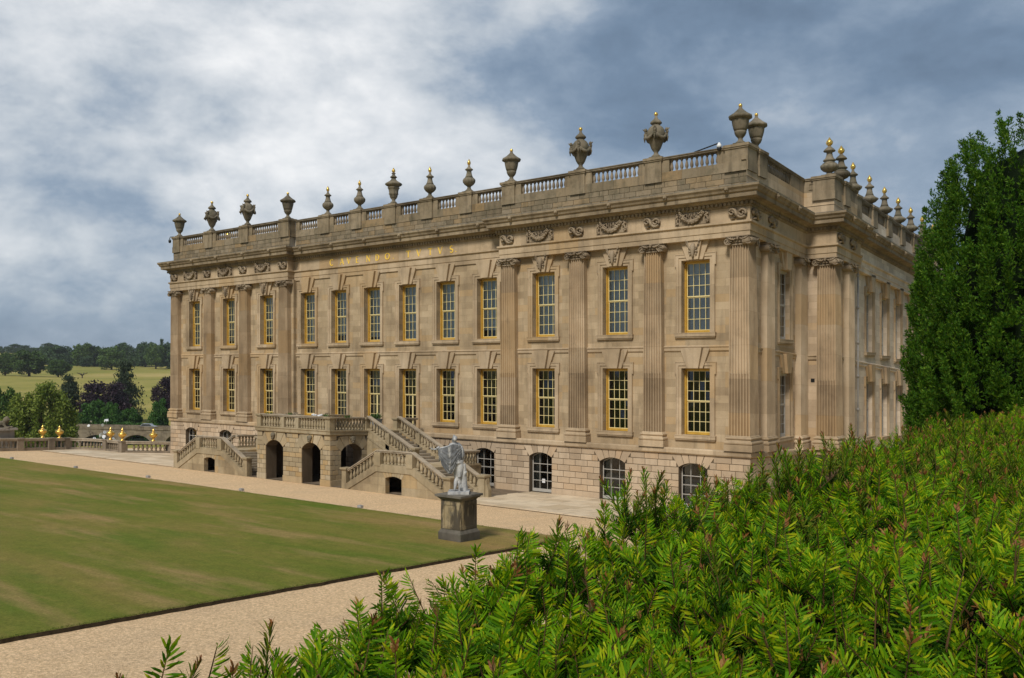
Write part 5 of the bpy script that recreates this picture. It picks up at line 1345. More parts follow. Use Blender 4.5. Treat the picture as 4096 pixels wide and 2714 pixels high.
    for side in (0, 1):
        for j in range(nv+1):
            v = j/nv
            for i in range(nu+1):
                u = i/nu; x = tx(u)*(1-v)+bx_(u)*v; z = top(u)*(1-v)+bot(u)*v
                y = -.10-.10*math.sin(math.pi*min(1, u*1.05))*(1-.35*v)-.03*v
                fold = .011*math.sin(30*(v-.30*(1-(2*u-1)**2))+3*math.sin(5*u+2*v))*min(1, 3*v)*min(1, 4*u)+.007*math.sin(57*(v-.36*(1-(2*u-.8)**2))+2*math.sin(9*u))*min(1, 2*v)+.014*math.sin(34*u+3*v)*(.35+.5*v)*max(0, 1-1.6*v*(1-abs(2*u-1)))
                sag = .05*math.sin(math.pi*u)*math.sin(math.pi*v)
                V.append((x, y-fold-sag+(.030 if side else 0), z))
    n1 = (nu+1)*(nv+1); F = []
    for j in range(nv):
        for i in range(nu):
            a = j*(nu+1)+i; F.append((a, a+1, a+nu+2, a+nu+1)); F.append((n1+a+nu+1, n1+a+nu+2, n1+a+1, n1+a))
    ring = [i for i in range(nu+1)]+[j*(nu+1)+nu for j in range(1, nv+1)]+[nv*(nu+1)+i for i in range(nu-1, -1, -1)]+[j*(nu+1) for j in range(nv-1, 0, -1)]
    for a, c in zip(ring, ring[1:]+ring[:1]): F.append((c, a, n1+a, n1+c))
    sub('cloak', np_mesh('cloak', np.array(V), np.array(F), M_CLOAK, smooth=True), t)
    k = MB(); k.smooth = True; k.tube([(-.86, -.05, 1.79), (-.82, .04, 1.82), (-.79, .05, 1.72), (-.77, .04, 1.5), (-.78, .03, 1.25)], [.05, .06, .05, .045, .02], 7)
    k.tube([(-.38, .06, 1.93), (-.2, .05, 1.99), (.0, .06, 1.96), (.10, .05, 1.88)], [.04, .05, .05, .03], 7); k.tube([(.10, -.10, 1.90), (.16, -.12, 1.7), (.17, -.13, 1.5), (.15, -.12, 1.36)], [.03, .035, .035, .015], 6)
    sub('cloak_roll', k.mesh('cloak_roll', M_STATUE), t)
statue()

# ================================================================== TERRACE BALUSTRADE WITH GILDED URNS (far left)
TB = root('terrace_balustrade', 'low stone balustrade curving round the far end of the terrace', 'balustrade', (-60, -6, 0))
def tb(name, me, loc=None): return link(name, me, TB, loc)
mb = MB(); mb.smooth = True; mb.lathe([(.10, 0), (.10, .05), (.06, .08), (.12, .20), (.11, .32), (.055, .46), (.09, .52), (.10, .56)], 8); ME_BALT = mb.mesh('baluster', M_BALU)
M_TERR = stone('terrace wall stone', (.27, .215, .155), (.36, .295, .22), (.17, .13, .095), None, None, .5, False, .15)
def terrace():
    cur = [(-53.2, .15), (-55.5, -3.45), (-58.3, -3.4), (-59.6, -3.75), (-60.7, -4.4), (-61.4, -5.4), (-61.6, -6.8), (-61.6, -9.4), (-61.6, -14), (-61.6, -26)]
    for k, (A, B) in enumerate(zip(cur, cur[1:])):
        A, B = Vector(A), Vector(B); d = (B-A); L = d.length; d /= L; n = Vector((-d.y, d.x))
        for z0, z1, w, nm in ((-.3, .26, .20, 'dado'), (.84, .98, .19, 'handrail'), (.98, 1.08, .23, 'handrail')):
            mb = MB(); vs = [(p.x+n.x*w*s, p.y+n.y*w*s, z) for p in (A, B) for s, z in ((-1, z0), (1, z0), (1, z1), (-1, z1))]
            mb.add(vs, [(0, 1, 5, 4), (1, 2, 6, 5), (2, 3, 7, 6), (3, 0, 4, 7), (0, 3, 2, 1), (4, 5, 6, 7)]); tb(nm, mb.mesh(nm, M_TERR if nm == 'dado' else M_HAND, True))
        m = max(2, round(L/.36))
        if L > 12: m = 20; L = 7.2
        for i in range(m):
            p = A+d*(L*(i+.5)/m); solid = (k == 0 and (i < 2 or i > m-3))
            if not solid: tb('baluster', ME_BALT, (p.x, p.y, .26))
        mb = MB(); mb.box(-.28, .28, -.28, .28, -.3, 1.09); mb.box(-.33, .33, -.33, .33, 1.0, 1.10)
        if k in (1, 2, 5, 6, 7): tb('pier', mb.mesh('pier', M_TERR), (A.x, A.y, 0))
    mb = MB(); mb.box(-53.9, -53.15, -.35, .35, -.3, 1.06); tb('pier', mb.mesh('pier', M_TERR, True))
terrace()
def gold_urn():
    mb = MB(); mb.smooth = True
    mb.lathe([(.22, 0), (.22, .05), (.10, .10), (.08, .20), (.17, .30)], 16)
    mb.lathe([(.17, .30), (.32, .44), (.39, .58), (.36, .70), (.24, .78)], 40, lobes=10, amp=.05, lr=(1, 3), twist=1.5)
    mb.lathe([(.24, .78), (.20, .82), (.12, .88), (.09, .95), (.13, 1.0), (.09, 1.08), (.03, 1.17), (0, 1.22)], 16)
    return mb.mesh('gilded_urn', M_GOLDMET)
ME_GU = gold_urn()
for (x, y), lab in zip([(-62.0, -7.3), (-61.0, -6.3), (-57.6, -3.45), (-55.5, -3.5), (-54.3, -1.3)], ['gilded urn on the terrace balustrade, leftmost of the five', 'gilded urn second from the left on the terrace balustrade', 'gilded urn in front of the bridge, left one of the middle pair', 'gilded urn on the balustrade corner, right one of the middle pair', 'gilded urn on the balustrade beside the house corner']):
    o = link('gilded_urn', ME_GU, None, (x, y, 1.10)); o.scale = (.88, .88, .92); tag(o, lab, 'urn', 'gilded urns on the terrace balustrade')
lp = root('lion_pedestal', 'stone pedestal at the far left of the terrace under a reclining lion', 'pedestal', (-63.2, -10.2, 0))
mb = MB(); mb.box(-.75, .75, -.75, .75, 0, 1.72); mb.box(-.95, .95, -.95, .95, 1.72, 1.9); link('block', mb.mesh('block', stone('pale pedestal stone', (.40, .35, .29), (.48, .43, .36), (.28, .24, .19), None, None, .4)), lp, (-63.2, -10.2, 0))
def lion():
    b = MB(); b.tube([(-.55, 0, .30), (-.2, 0, .36), (.2, 0, .40), (.45, 0, .52)], [.24, .25, .26, .22], 9); b.blob((.52, 0, .78), (.2, .2, .24), 9, 7); b.blob((.70, 0, .72), (.12, .1, .1), 7, 5); b.blob((.45, 0, .68), (.26, .27, .3), 9, 7)
    for s in (-1, 1): b.tube([(.35, s*.18, .3), (.6, s*.2, .10), (.9, s*.2, .08)], [.12, .09, .08], 7); b.tube([(-.5, s*.2, .3), (-.25, s*.28, .14), (-.05, s*.28, .08)], [.18, .12, .08], 7)
    b.tube([(-.75, 0, .2), (-.9, .15, .1), (-.7, .35, .07)], [.05, .04, .05], 6); b.box(-.9, .95, -.4, .4, 0, .06)
    o = link('lion_statue', remeshed(b, .04, 'lion_statue', M_URN, 2), None, (-63.2, -10.2, 1.9), R(30)); tag(o, 'weathered stone lion lying on the pedestal at the left', 'statue')
lion()

# ================================================================== VALLEY BEYOND THE TERRACE
TP = [30, 95, 130, 220, 300, 370, 450, 560, 735, 800, 945, 1060, 1200, 1400, 1700, 2200, 3200, 6000]
TZV = [-6, -5, -7, -11.5, -14.5, -12, -8.5, -4.5, .3, 1.5, 6, 10.5, 16, 24, 35.7, 46, 50, 50]
def terr(x, y): return float(np.interp((x-CX)*-.889+(y-CY)*.458, TP, TZV))
def valley():
    ps = sorted(set(list(np.linspace(80, 600, 40))+list(np.linspace(620, 2400, 50))+[2800, 3400, 4500, 6000])); qs = sorted(set(list(np.linspace(-400, 400, 41))+[-6000, -3000, -1500, -800, 800, 1500, 3000, 6000]))
    V = [(CX-.889*p+.458*q, CY+.458*p+.889*q, np.interp(p, TP, TZV)+.9*math.sin(p/47+q/31)*min(1, max(0, (p-300)/200))) for p in ps for q in qs]; n = len(qs)
    F = [(j*n+i, j*n+i+1, (j+1)*n+i+1, (j+1)*n+i) for j in range(len(ps)-1) for i in range(n-1)]
    return struct('hillside', np_mesh('hillside', np.array(V), np.array(F), M_PASTURE, smooth=True))
valley()
mb = MB()
for q0, q1 in ((-700, 700),):
    a = [(CX-.889*pp+.458*qq, CY+.458*pp+.889*qq, -13.0) for pp, qq in ((236, q0), (236, q1), (318, q1), (318, q0))]; mb.quad(*a)
struct('river', mb.mesh('river', M_RIVER))
# the level country on the other sides
mb = MB(); mb.quad((-6000, -6000, -16), (6000, -6000, -16), (6000, 6000, -16), (-6000, 6000, -16)); struct('ground', mb.mesh('ground', M_PASTURE))
mb = MB(); mb.box(-62.3, -61.75, -90, 14, -14, -.32); mb.box(-61.9, WEND-.3, .2, 13.9, -14, -.4); o = bpy.data.objects.new('retaining_wall', mb.mesh('retaining_wall', M_TERR, True)); COL.objects.link(o); tag(o, 'stone retaining wall under the terrace balustrade', 'wall')

def leaves(C, size, r, flat=0.0):
    """two-triangle leaf clusters as bent quads round the centres C"""
    n = len(C); a = r.normal(size=(n, 3)); a[:, 2] *= (1-flat); a /= np.linalg.norm(a, axis=1)[:, None]
    b = r.normal(size=(n, 3)); b -= (a*b).sum(1)[:, None]*a; b /= np.linalg.norm(b, axis=1)[:, None]
    s = (size*r.uniform(.55, 1.25, n))[:, None]
    V = np.stack([C-a*s, C-b*s*.55, C+a*s, C+b*s*.55], 1).reshape(-1, 3); return V, np.arange(4*n).reshape(n, 4)
def crown_points(kind, n, r):
    """points in a crown of unit height and unit half width 0.5, ragged outline, gaps between boughs"""
    if kind in ('oak', 'lime', 'wood', 'copper', 'bush'):
        k = {'oak': 34, 'lime': 38, 'wood': 30, 'copper': 40, 'bush': 26}[kind]; lo = {'oak': .13, 'lime': .05, 'wood': .0, 'copper': .04, 'bush': .0}[kind]
        zc, hz = (lo+.97)/2, (.97-lo)/2
        th = r.random(k)*6.28; zz = r.uniform(lo+.06, .90, k); rad = np.sqrt(np.maximum(.03, 1-((zz-zc)/hz)**2))*.40*r.uniform(.70, 1.08, k)
        cen = np.stack([rad*np.cos(th), rad*np.sin(th), zz], 1); rs = r.uniform(.10, .18, k)
        i = r.integers(0, k, n); d = r.normal(size=(n, 3)); d /= np.linalg.norm(d, axis=1)[:, None]
        rr = rs[i]*(r.random(n)**.30)*r.uniform(.8, 1.12, n); P = cen[i]+d*rr[:, None]*np.array([1, 1, .72])
        m = n//3; q = r.normal(size=(m, 3)); q /= np.linalg.norm(q, axis=1)[:, None]; P[:m] = q*(r.random(m)**.4)[:, None]*np.array([.40, .40, hz*.92])+np.array([0, 0, zc]); return P
    if kind == 'willow':
        k = 70; th = r.random(k)*6.28; zz = r.uniform(.22, .97, k); rad = np.sqrt(np.maximum(.03, 1-((zz-.35)/.64)**2))*.42*r.uniform(.62, 1.05, k)
        i = r.integers(0, k, n); t = r.random(n); drop = t**1.3*r.uniform(.12, .34, n)
        P = np.stack([rad[i]*np.cos(th[i])*(1+.22*np.sqrt(t)), rad[i]*np.sin(th[i])*(1+.22*np.sqrt(t)), zz[i]-drop], 1)
        P += r.normal(0, .032, (n, 3)); return P
    if kind in ('cedar', 'conifer'):
        k = 60; zz = np.sort(r.uniform(.14, .99, k)); th = r.random(k)*6.28; ln = (1.02-zz)**.8*.56*r.uniform(.55, 1.1, k)
        i = r.integers(0, k, n); t = r.random(n)**.6
        P = np.stack([ln[i]*t*np.cos(th[i]), ln[i]*t*np.sin(th[i]), zz[i]-.08*t*ln[i]], 1); sp_ = .03+.05*t
        return P+r.normal(size=(n, 3))*np.stack([sp_, sp_, sp_*.35], 1)
def tree_meshes(kind, seed, n, leaf):
    r = np.random.default_rng(seed); P = crown_points(kind, n, r)
    V, F = leaves(P, np.full(n, leaf), r, .0)
    m = {'oak': M_OAK, 'lime': M_OAK2, 'wood': M_WOOD, 'willow': M_WILLOW, 'copper': M_COPPER, 'cedar': M_CEDAR, 'conifer': M_WOOD, 'bush': M_BUSH}[kind]
    cr = np_mesh('crown', V, F, m)
    b = MB(); b.smooth = True; tw = .035 if kind not in ('cedar', 'conifer') else .022
    b.tube([(0, 0, -.08), (0, 0, .06), (.01, 0, .22), (.0, .01, .45), (0, 0, .75 if kind in ('cedar', 'conifer') else .6)], [tw*1.3, tw, tw*.85, tw*.6, tw*.2], 7)
    if kind not in ('cedar', 'conifer', 'bush'):
        for k in range(7):
            a = k*.9+seed; b.tube([(0, 0, .2+.03*k), (.10*math.cos(a), .10*math.sin(a), .34+.03*k), (.27*math.cos(a), .27*math.sin(a), .52+.04*k)], [tw*.5, tw*.35, tw*.12], 5)
    return cr, b.mesh('trunk', M_BARK)
PROTO = {}
for kind, n, leaf, v in (('oak', 5000, .040, 2), ('lime', 5200, .038, 2), ('wood', 4200, .042, 4), ('willow', 26000, .019, 1), ('copper', 9500, .028, 2), ('cedar', 9000, .026, 2), ('conifer', 2200, .034, 1), ('bush', 8000, .030, 3)):
    PROTO[kind] = [tree_meshes(kind, 40+7*k+len(kind), n, leaf) for k in range(v)]
TREES = [
    ('oak', -729.1, 263.5, 20.5, 14.5, 'dark rounded oak at the left edge of the pasture'),
    ('oak', -703.6, 270.6, 21.9, 23.3, 'broad twin trunked oak on the left pasture, right of the edge oak'),
    ('oak', -680.4, 282.2, 15.3, 14.2, 'small compact oak standing alone beside the broad oak'),
    ('stub', -640.7, 281.3, 4.9, 6.5, 'tiny flat topped dead tree out on the open pasture'),
    ('lime', -817.8, 397.2, 23.8, 22.4, 'large pale oak standing clear in front of the hill wood'),
    ('wood', -983.8, 420.5, 21.7, 29.8, 'broad wood tree behind the small lone oak'),
    ('wood', -950.6, 420.9, 14.5, 13.6, 'narrow wood tree in the dip of the hill wood'),
    ('lime', -929.4, 424.6, 25.5, 21.7, 'tall light green tree at the middle of the hill wood'),
    ('wood', -906.5, 417.1, 12.5, 11.6, 'low round tree in front of the hill wood'),
    ('wood', -928.1, 438.3, 23.5, 14.1, 'upright wood tree just left of the large pale oak'),
    ('wood', -965.5, 485.2, 26.4, 16.6, 'dark wood tree rising behind the large pale oak'),
    ('wood', -936.3, 482.5, 23.1, 17.4, 'dark wood tree right of the large pale oak'),
    ('wood', -904.6, 481.8, 28.0, 17.1, 'tall dark wood tree towards the house corner'),
    ('conifer', -908.8, 503.8, 30.5, 10.9, 'pointed conifer showing above the wood beside the house'),
    ('lime', -848.7, 461.8, 26.9, 18.2, 'broad green tree at the front of the wood near the house'),
    ('wood', -846.3, 476.3, 28.0, 17.4, 'wood tree partly hidden by the left edge of the house'),
    ('wood', -1590.6, 608.4, 10.5, 9.0, 'far blue green tree at the skyline on the left edge'),
    ('wood', -1543.9, 619.3, 14.4, 28.5, 'far tree clump on the skyline above the broad oak'),
    ('wood', -1543.5, 644.9, 8.9, 23.7, 'low far trees on the skyline between two clumps'),
    ('wood', -1421.3, 613.0, 18.3, 23.4, 'far rounded tree on the skyline behind the wood edge'),
    ('willow', -173.3, 42.4, 16.6, 13.0, 'large pale green willow behind the terrace balustrade'),
    ('lime', -185.4, 39.4, 15.7, 8.2, 'mid green tree at the left edge beside the willow'),
    ('cedar', -284.8, 101.5, 17.2, 9.0, 'dark sparse pine behind the willow'),
    ('copper', -275.1, 109.0, 16.1, 14.4, 'broad dark purple copper beech in the valley'),
    ('cedar', -293.7, 126.2, 21.3, 11.8, 'tall dark cedar behind the copper beech'),
    ('bush', -248.6, 91.6, 11.4, 7.6, 'bright green bush left of centre before the copper beech'),
    ('bush', -242.4, 93.9, 10.7, 5.8, 'bright green bush right beside its neighbour before the copper beech'),
    ('bush', -244.3, 84.9, 8.4, 4.6, 'dark green bush at the willow edge'),
    ('bush', -244.2, 101.3, 9.0, 6.4, 'grey green bush below the cedar'),
    ('bush', -232.6, 104.0, 11.5, 5.9, 'green bush beside the house corner'),
    ('copper', -300.3, 146.4, 15.9, 8.8, 'copper beech partly hidden by the house corner'),
]
for k, (u, h, lab) in enumerate([(0, 4.5, 'low bush at the left end of the bridge'), (9, 5.5, 'green bush left of the bridge arches, under the pine'), (23, 5, 'rounded bush right of the bright green pair'), (33, 5.5, 'small bush near the right end of the bridge'), (40, 5, 'leafy bush hidden beside the house corner')]):
    TREES.append(('bush', -262+u*.79, 74+u*.61, h, 8.5, lab))
NAMES = {'oak': 'oak_tree', 'lime': 'park_tree', 'wood': 'wood_tree', 'willow': 'willow_tree', 'copper': 'copper_beech', 'cedar': 'cedar_tree', 'conifer': 'conifer', 'bush': 'riverside_bush'}
GRP = {'oak': 'oaks on the pasture', 'wood': 'trees of the hill wood', 'lime': 'park trees', 'copper': 'copper beeches in the valley', 'cedar': 'dark evergreens in the valley', 'bush': 'bushes by the river'}
cnt = {}
for kind, x, y, h, w, lab in TREES:
    if kind == 'stub':
        t = root('dead_tree', lab, 'tree', (x, y, terr(x, y)-.2), None, 0, True)
        b = MB(); b.tube([(0, 0, 0), (0, 0, 2.2), (.2, 0, 3.2)], [.5, .4, .3], 6)
        for k in range(8): a = k*.8; b.tube([(0, 0, 2.4), (1.6*math.cos(a), 1.6*math.sin(a), 3.6), (4.0*math.cos(a), 4.0*math.sin(a), 4.6+.3*math.sin(3*a))], [.3, .22, .1], 5)
        sub('trunk', b.mesh('trunk', M_BARK), t); continue
    k = cnt.get(kind, 0); cnt[kind] = k+1; cr, tr = PROTO[kind][k % len(PROTO[kind])]
    if kind == 'wood': h *= 1.0
    t = root(NAMES[kind], lab, 'bush' if kind == 'bush' else 'tree', (x, y, terr(x, y)-.1), GRP.get(kind), k*1.7, True)
    w *= {'oak': 1.30, 'lime': 1.25, 'wood': 1.35, 'copper': 1.30, 'bush': 1.15, 'cedar': 1.25}.get(kind, 1.1); h *= {'copper': 1.08, 'bush': 1.12, 'wood': 1.0, 'cedar': 1.06}.get(kind, 1.0); sc = (w, w, h)
    sub('crown', cr, t, (0, 0, 0), (0, 0, 0), sc); sub('trunk', tr, t, (0, 0, 0), (0, 0, 0), sc)
# wood that closes up behind the single trees on the hill
def hill_wood():
    r = np.random.default_rng(9); Vs, Fs = [], []; b0 = 0
    for k in range(150):
        if k < 95: p = r.uniform(1060, 1190); q = r.uniform(-60, 130); h = r.uniform(13, 23)
        else: p = r.uniform(1620, 1760); q = r.choice([r.uniform(-210, -165), r.uniform(-150, -60)]); h = r.uniform(7, 12)
        x, y = CX-.889*p+.458*q, CY+.458*p+.889*q
        P = crown_points('wood', 480, r)*np.array([h*.85, h*.85, h])+np.array([x, y, terr(x, y)-1])
        V, F = leaves(P, np.full(480, 1.15), r); Vs.append(V); Fs.append(F+b0); b0 += len(V)
    o = bpy.data.objects.new('distant_wood', np_mesh('distant_wood', np.concatenate(Vs), np.concatenate(Fs), M_WOOD)); COL.objects.link(o)
    tag(o, 'closed dark wood on the hill behind the single trees', 'wood', kind='stuff')
hill_wood()

def east_wood():
    r = np.random.default_rng(19); Vs, Fs = [], []; b0 = 0
    for k in range(26):
        x, y = r.uniform(21, 33), 22+k*4+r.uniform(-3, 3); h = r.uniform(14, 21)
        P = crown_points('wood', 900, r)*np.array([h*.75, h*.75, h])+np.array([x, y, 3]); V, F = leaves(P, np.full(900, .6), r); Vs.append(V); Fs.append(F+b0); b0 += len(V)
    o = bpy.data.objects.new('east_wood', np_mesh('east_wood', np.concatenate(Vs), np.concatenate(Fs), M_OAK)); COL.objects.link(o)
    tag(o, 'wooded slope east of the house seen only in its side windows', 'wood', kind='stuff')
east_wood()

# ---- bridge over the river with a silver car on it
BR = root('stone_bridge', 'old three arched stone bridge beyond the terrace balustrade', 'bridge', (-208, 79, -14), None, 0, True)
def bridge():
    A = Vector((-224.0, 66.4)); B = Vector((-190.0, 92.6)); d = (B-A).normalized(); n = Vector((d.y, -d.x)); L = (B-A).length
    ang = math.atan2(d.y, d.x)
    arches = [(4.6, 3.0), (13.2, 4.2), (24.0, 4.2), (34.5, 3.0)]
    zt = lambda s: -7.35-.9*(s/L); wdt = 4.0
    out = []
    mb = MB(); ss = sorted(set([i*.5 for i in range(int(L*2)+1)]))
    def under(s):
        for c, w in arches:
            if abs(s-c) < w: return -13.2+3.1*math.sqrt(max(0, 1-((s-c)/w)**2))
        return -16
    for s0, s1 in zip(ss, ss[1:]):
        for y in (0, wdt):
            mb.quad((s0, y, under(s0)), (s1, y, under(s1)), (s1, y, zt(s1)), (s0, y, zt(s0)))
        mb.quad((s0, 0, under(s0)), (s0, wdt, under(s0)), (s1, wdt, under(s1)), (s1, 0, under(s1)))
        mb.quad((s0, 0, zt(s0)-.8), (s1, 0, zt(s1)-.8), (s1, wdt, zt(s1)-.8), (s0, wdt, zt(s0)-.8))
    o = bpy.data.objects.new('arched_wall', mb.mesh('arched_wall', M_BRIDGE)); COL.objects.link(o); o.parent = BR; o.location = Vector((A.x, A.y, 0))-BR.location; o.rotation_euler = (0, 0, ang)
    for y in (-.15, wdt-.15):
        mb = MB()
        for s0, s1 in zip(ss[::4], ss[4::4]): mb.add([(s, yy, zt(s)+z) for s in (s0, s1-.04) for yy, z in ((y, -.85), (y+.3, -.85), (y+.3, .12), (y, .12))], [(0, 4, 7, 3), (3, 7, 6, 2), (2, 6, 5, 1), (0, 3, 2, 1), (4, 5, 6, 7)])
        o = bpy.data.objects.new('parapet', mb.mesh('parapet', M_BRIDGE)); COL.objects.link(o); o.parent = BR; o.location = Vector((A.x, A.y, 0))-BR.location; o.rotation_euler = (0, 0, ang)
    c = root('parked_car', 'silver grey car crossing the far bridge near the house', 'car', (A.x+d.x*26.6-n.x*1.9, A.y+d.y*26.6-n.y*1.9, zt(26.6)-.8), None, ang, True)
    mb = MB(); mb.prism([(-2.0, .3), (2.0, .3), (2.05, .8), (1.2, .95), (.6, 1.5), (-1.5, 1.52), (-2.0, .95)], -.85, .85); sub('body', mb.mesh('body', M_SILVER), c)
    mb = MB(); mb.prism([(1.05, .98), (.55, 1.42), (-1.4, 1.44), (-1.75, .98)], -.87, .87); sub('window', mb.mesh('window', M_CARGLASS), c)
    mb = MB(); mb.prism([(.33*math.cos(2*math.pi*k/12), .33*math.sin(2*math.pi*k/12)) for k in range(12)], -.12, .12); w = mb.mesh('wheel', M_TYRE)
    for x in (-1.25, 1.25):
        for y in (-.78, .78): sub('wheel', w, c, (x, y, .33))
bridge()
# pale leaf sculpture glinting before the bridge
sc_ = root('leaf_sculpture', 'slender sculpture of white glinting leaves in front of the bridge', 'sculpture', (-79.8, 7.2, terr(-79.8, 7.2)), None, 0, True)
b = MB(); r_ = random.Random(8); z0 = 0
for k in range(9):
    a = k*.7; b.tube([(0, 0, 0), (.15*math.cos(a), .15*math.sin(a), 3.2), (1.3*math.cos(a), 1.3*math.sin(a), 5.6+.9*math.sin(2*a))], [.08, .05, .02], 5)
sub('stem', b.mesh('stem', M_BLACK), sc_)
for k in range(30):
    a = r_.random()*6.28; q = r_.uniform(.2, 1.5); z = 5.6+r_.uniform(-.9, 2.0)
    mb = MB(); mb.prism([(-.13, -.08), (.0, -.16), (.13, -.06), (.15, .10), (0, .17), (-.12, .1)], -.012, .012)
    sub('leaf_plate', mb.mesh('leaf_plate', M_PETAL), sc_, (q*math.cos(a), q*math.sin(a), z), (r_.uniform(-1, 1), r_.uniform(-1, 1), r_.uniform(0, 3)), (r_.uniform(.7, 1.5),)*3)

# ================================================================== YEW TREE on the right
def yew_tree():
    X0, Y0, ZB = 15.55, -19.9, 5.2
    t = root('yew_tree', 'tall dark columnar yew tree at the right edge of the view', 'tree', (X0, Y0, ZB), None, 0, True)
    r = np.random.default_rng(21); H = 7.9; RB = 3.12
    prof = lambda z: RB*np.interp(z, [0, .09, .3, .6, .74, .86, .93, .98, 1], [.80, .83, .85, .79, .70, .60, .50, .34, .08])
    # upright plumes set over the surface
    gold = 2.39996; K = 2100; kk = np.arange(K); zz = 1-(1-(kk+.5)/K*.9995)**.62; th = kk*gold+r.normal(0, .12, K); zz = np.clip(zz+r.normal(0, .012, K), 0, .985)
    ridge = np.abs(np.cos(8*th+1.1*np.sin(7*zz)+.7*np.sin(17*zz+2)))**.6; lob = .80+.27*ridge; rad = prof(zz)*lob*r.uniform(.90, 1.03, K)
    cen = np.stack([rad*np.cos(th), rad*np.sin(th), zz*H], 1); hl = r.uniform(.30, .75, K); wd = r.uniform(.09, .18, K)
    n = 150000; i = r.integers(0, K, n); s = r.random(n)
    a = r.random(n)*6.28; q = wd[i]*np.sqrt(r.random(n))*(1-.75*s)
    P = cen[i]+np.stack([q*np.cos(a)+.16*s*np.cos(th[i]), q*np.sin(a)+.16*s*np.sin(th[i]), (s-.35)*hl[i]], 1)
    m = 3
    D = np.stack([np.cos(a)*.55+.35*np.cos(th[i]), np.sin(a)*.55+.35*np.sin(th[i]), np.full(n, .9)], 1)
    Vs = []
    for k in range(m):
        d = D+r.normal(0, .48, (n, 3)); d /= np.linalg.norm(d, axis=1)[:, None]; sd = np.cross(d, r.normal(size=(n, 3))); sd /= np.linalg.norm(sd, axis=1)[:, None]
        L = r.uniform(.05, .11, n)[:, None]; w = .0095
        Vs.append(np.stack([P-sd*w, P+d*L*.55-sd*w*1.3, P+d*L, P+d*L*.5+sd*w*1.3], 1))
    V = np.concatenate(Vs).reshape(-1, 3); F = np.arange(len(V)).reshape(-1, 4)
    sub('crown', np_mesh('crown', V, F, M_YEWT), t)
    b = MB(); b.smooth = True; b.lathe([(prof(z)*.70, z*H) for z in np.linspace(0, .88, 14)]+[(.25, .95*H), (.02, .98*H)], 26, lobes=9, amp=.06, lr=(0, 13)); o = sub('shade_crown', b.mesh('shade_crown', M_YEWCORE), t)  # near-black core painted as the shade inside the crown
    b = MB(); b.smooth = True
    b.tube([(0, 0, -1), (0, 0, 2), (0, 0, 6)], [.4, .35, .1], 8)
    sub('trunk', b.mesh('trunk', M_BARK), t)
yew_tree()

# ================================================================== CLIPPED YEW HEDGE in the foreground
HX0, HX1, HZ = 16.85, 18.15, CZ-.45
def sprig(seed, kind):
    """yew shoot along +z. flat: needles in two ranks (plane x-z); leader: needles all round. slots: needle, old and shaded, tip, stem"""
    r = np.random.default_rng(seed); V, F, MI = [], [], []
    L = {'flat': r.uniform(.10, .15), 'leader': r.uniform(.13, .23), 'short': r.uniform(.06, .09)}[kind]
    bend = r.normal(0, .10, 2); ax = lambda t: np.array([bend[0]*t*t*L, bend[1]*t*t*L, t*L])
    n = {'flat': 52, 'leader': 74, 'short': 34}[kind]
    def needle(p, d, up, ln, w, mi):
        d = d/np.linalg.norm(d); s = np.cross(d, up); s /= np.linalg.norm(s); nn = np.cross(s, d); k = len(V); tip = p+d*ln+nn*(-.0022)
        m1 = p+d*ln*.35+nn*.0010; m2 = p+d*ln*.80+nn*.0006
        V.extend([p, m1-s*w, m2-s*w*.85, tip, m2+s*w*.85, m1+s*w]); F.extend([(k, k+1, k+5, k+5), (k+1, k+2, k+4, k+5), (k+2, k+3, k+4, k+4)]); MI.extend([mi]*3)
    for i in range(n):
        t = .06+.92*i/(n-1); p = ax(t); g = math.sin(math.pi*min(1, .18+.86*t))**.6
        if kind in ('flat', 'short'):
            sgn = 1 if i % 2 else -1; az = r.normal(.80, .30)
            d = np.array([sgn*math.cos(az), math.sin(az)*1.05, .50+1.4*max(0, t-.82)/.18+r.normal(0, .12)]); up = np.array([0, 1, .1])+r.normal(0, .25, 3)
        else:
            a = i*2.4+r.normal(0, .2); d = np.array([math.cos(a), math.sin(a), 1.25+1.8*max(0, t-.8)/.2+r.normal(0, .2)]); up = np.array([-math.cos(a)*.4, -math.sin(a)*.4, 1])
        ln = r.uniform(.031, .041)*(.62+.38*g) if kind != 'short' else r.uniform(.025, .036)
        if kind == 'leader': ln *= 1.12
        mi = 0
        if kind == 'leader' and seed % 2: mi = 4
        if seed == 302: mi = 5
        if t > .90 and (kind == 'leader' or seed % 5 == 0): mi = 2; ln *= .72
        elif t < .45: mi = 1  # lower part: old needles with shade put into their colour
        needle(p, d, up, ln*r.uniform(.8, 1.1), .0019, mi)
    for j in range(4):                                                    # stem, three sided
        t0, t1 = j/4, (j+1)/4; w0, w1 = .0024*(1-.7*t0), .0024*(1-.7*t1); p0, p1 = ax(t0), ax(t1)
        for q in range(3):
            a0, a1 = 2.094*q, 2.094*(q+1); k = len(V)
            V.extend([p0+w0*np.array([math.cos(a0), math.sin(a0), 0]), p0+w0*np.array([math.cos(a1), math.sin(a1), 0]), p1+w1*np.array([math.cos(a1), math.sin(a1), 0]), p1+w1*np.array([math.cos(a0), math.sin(a0), 0])]); F.append((k, k+1, k+2, k+3)); MI.append(3)
    return np.array(V), np.array(F), np.array(MI)
def tri_fix(F):
    return [tuple(f) if f[2] != f[3] else tuple(f[:3]) for f in F]
HM = [M_NEEDLE, M_NEEDLED, M_TIP, M_STEM, M_NEEDLEO, M_DEAD]
def spr_mesh(V, F, MI, mats):
    me = bpy.data.meshes.new('shoot'); me.from_pydata([tuple(v) for v in V], [], tri_fix(F))
    for m in mats: me.materials.append(m)
    me.polygons.foreach_set('material_index', np.asarray(MI, np.int32)); me.update(); return me
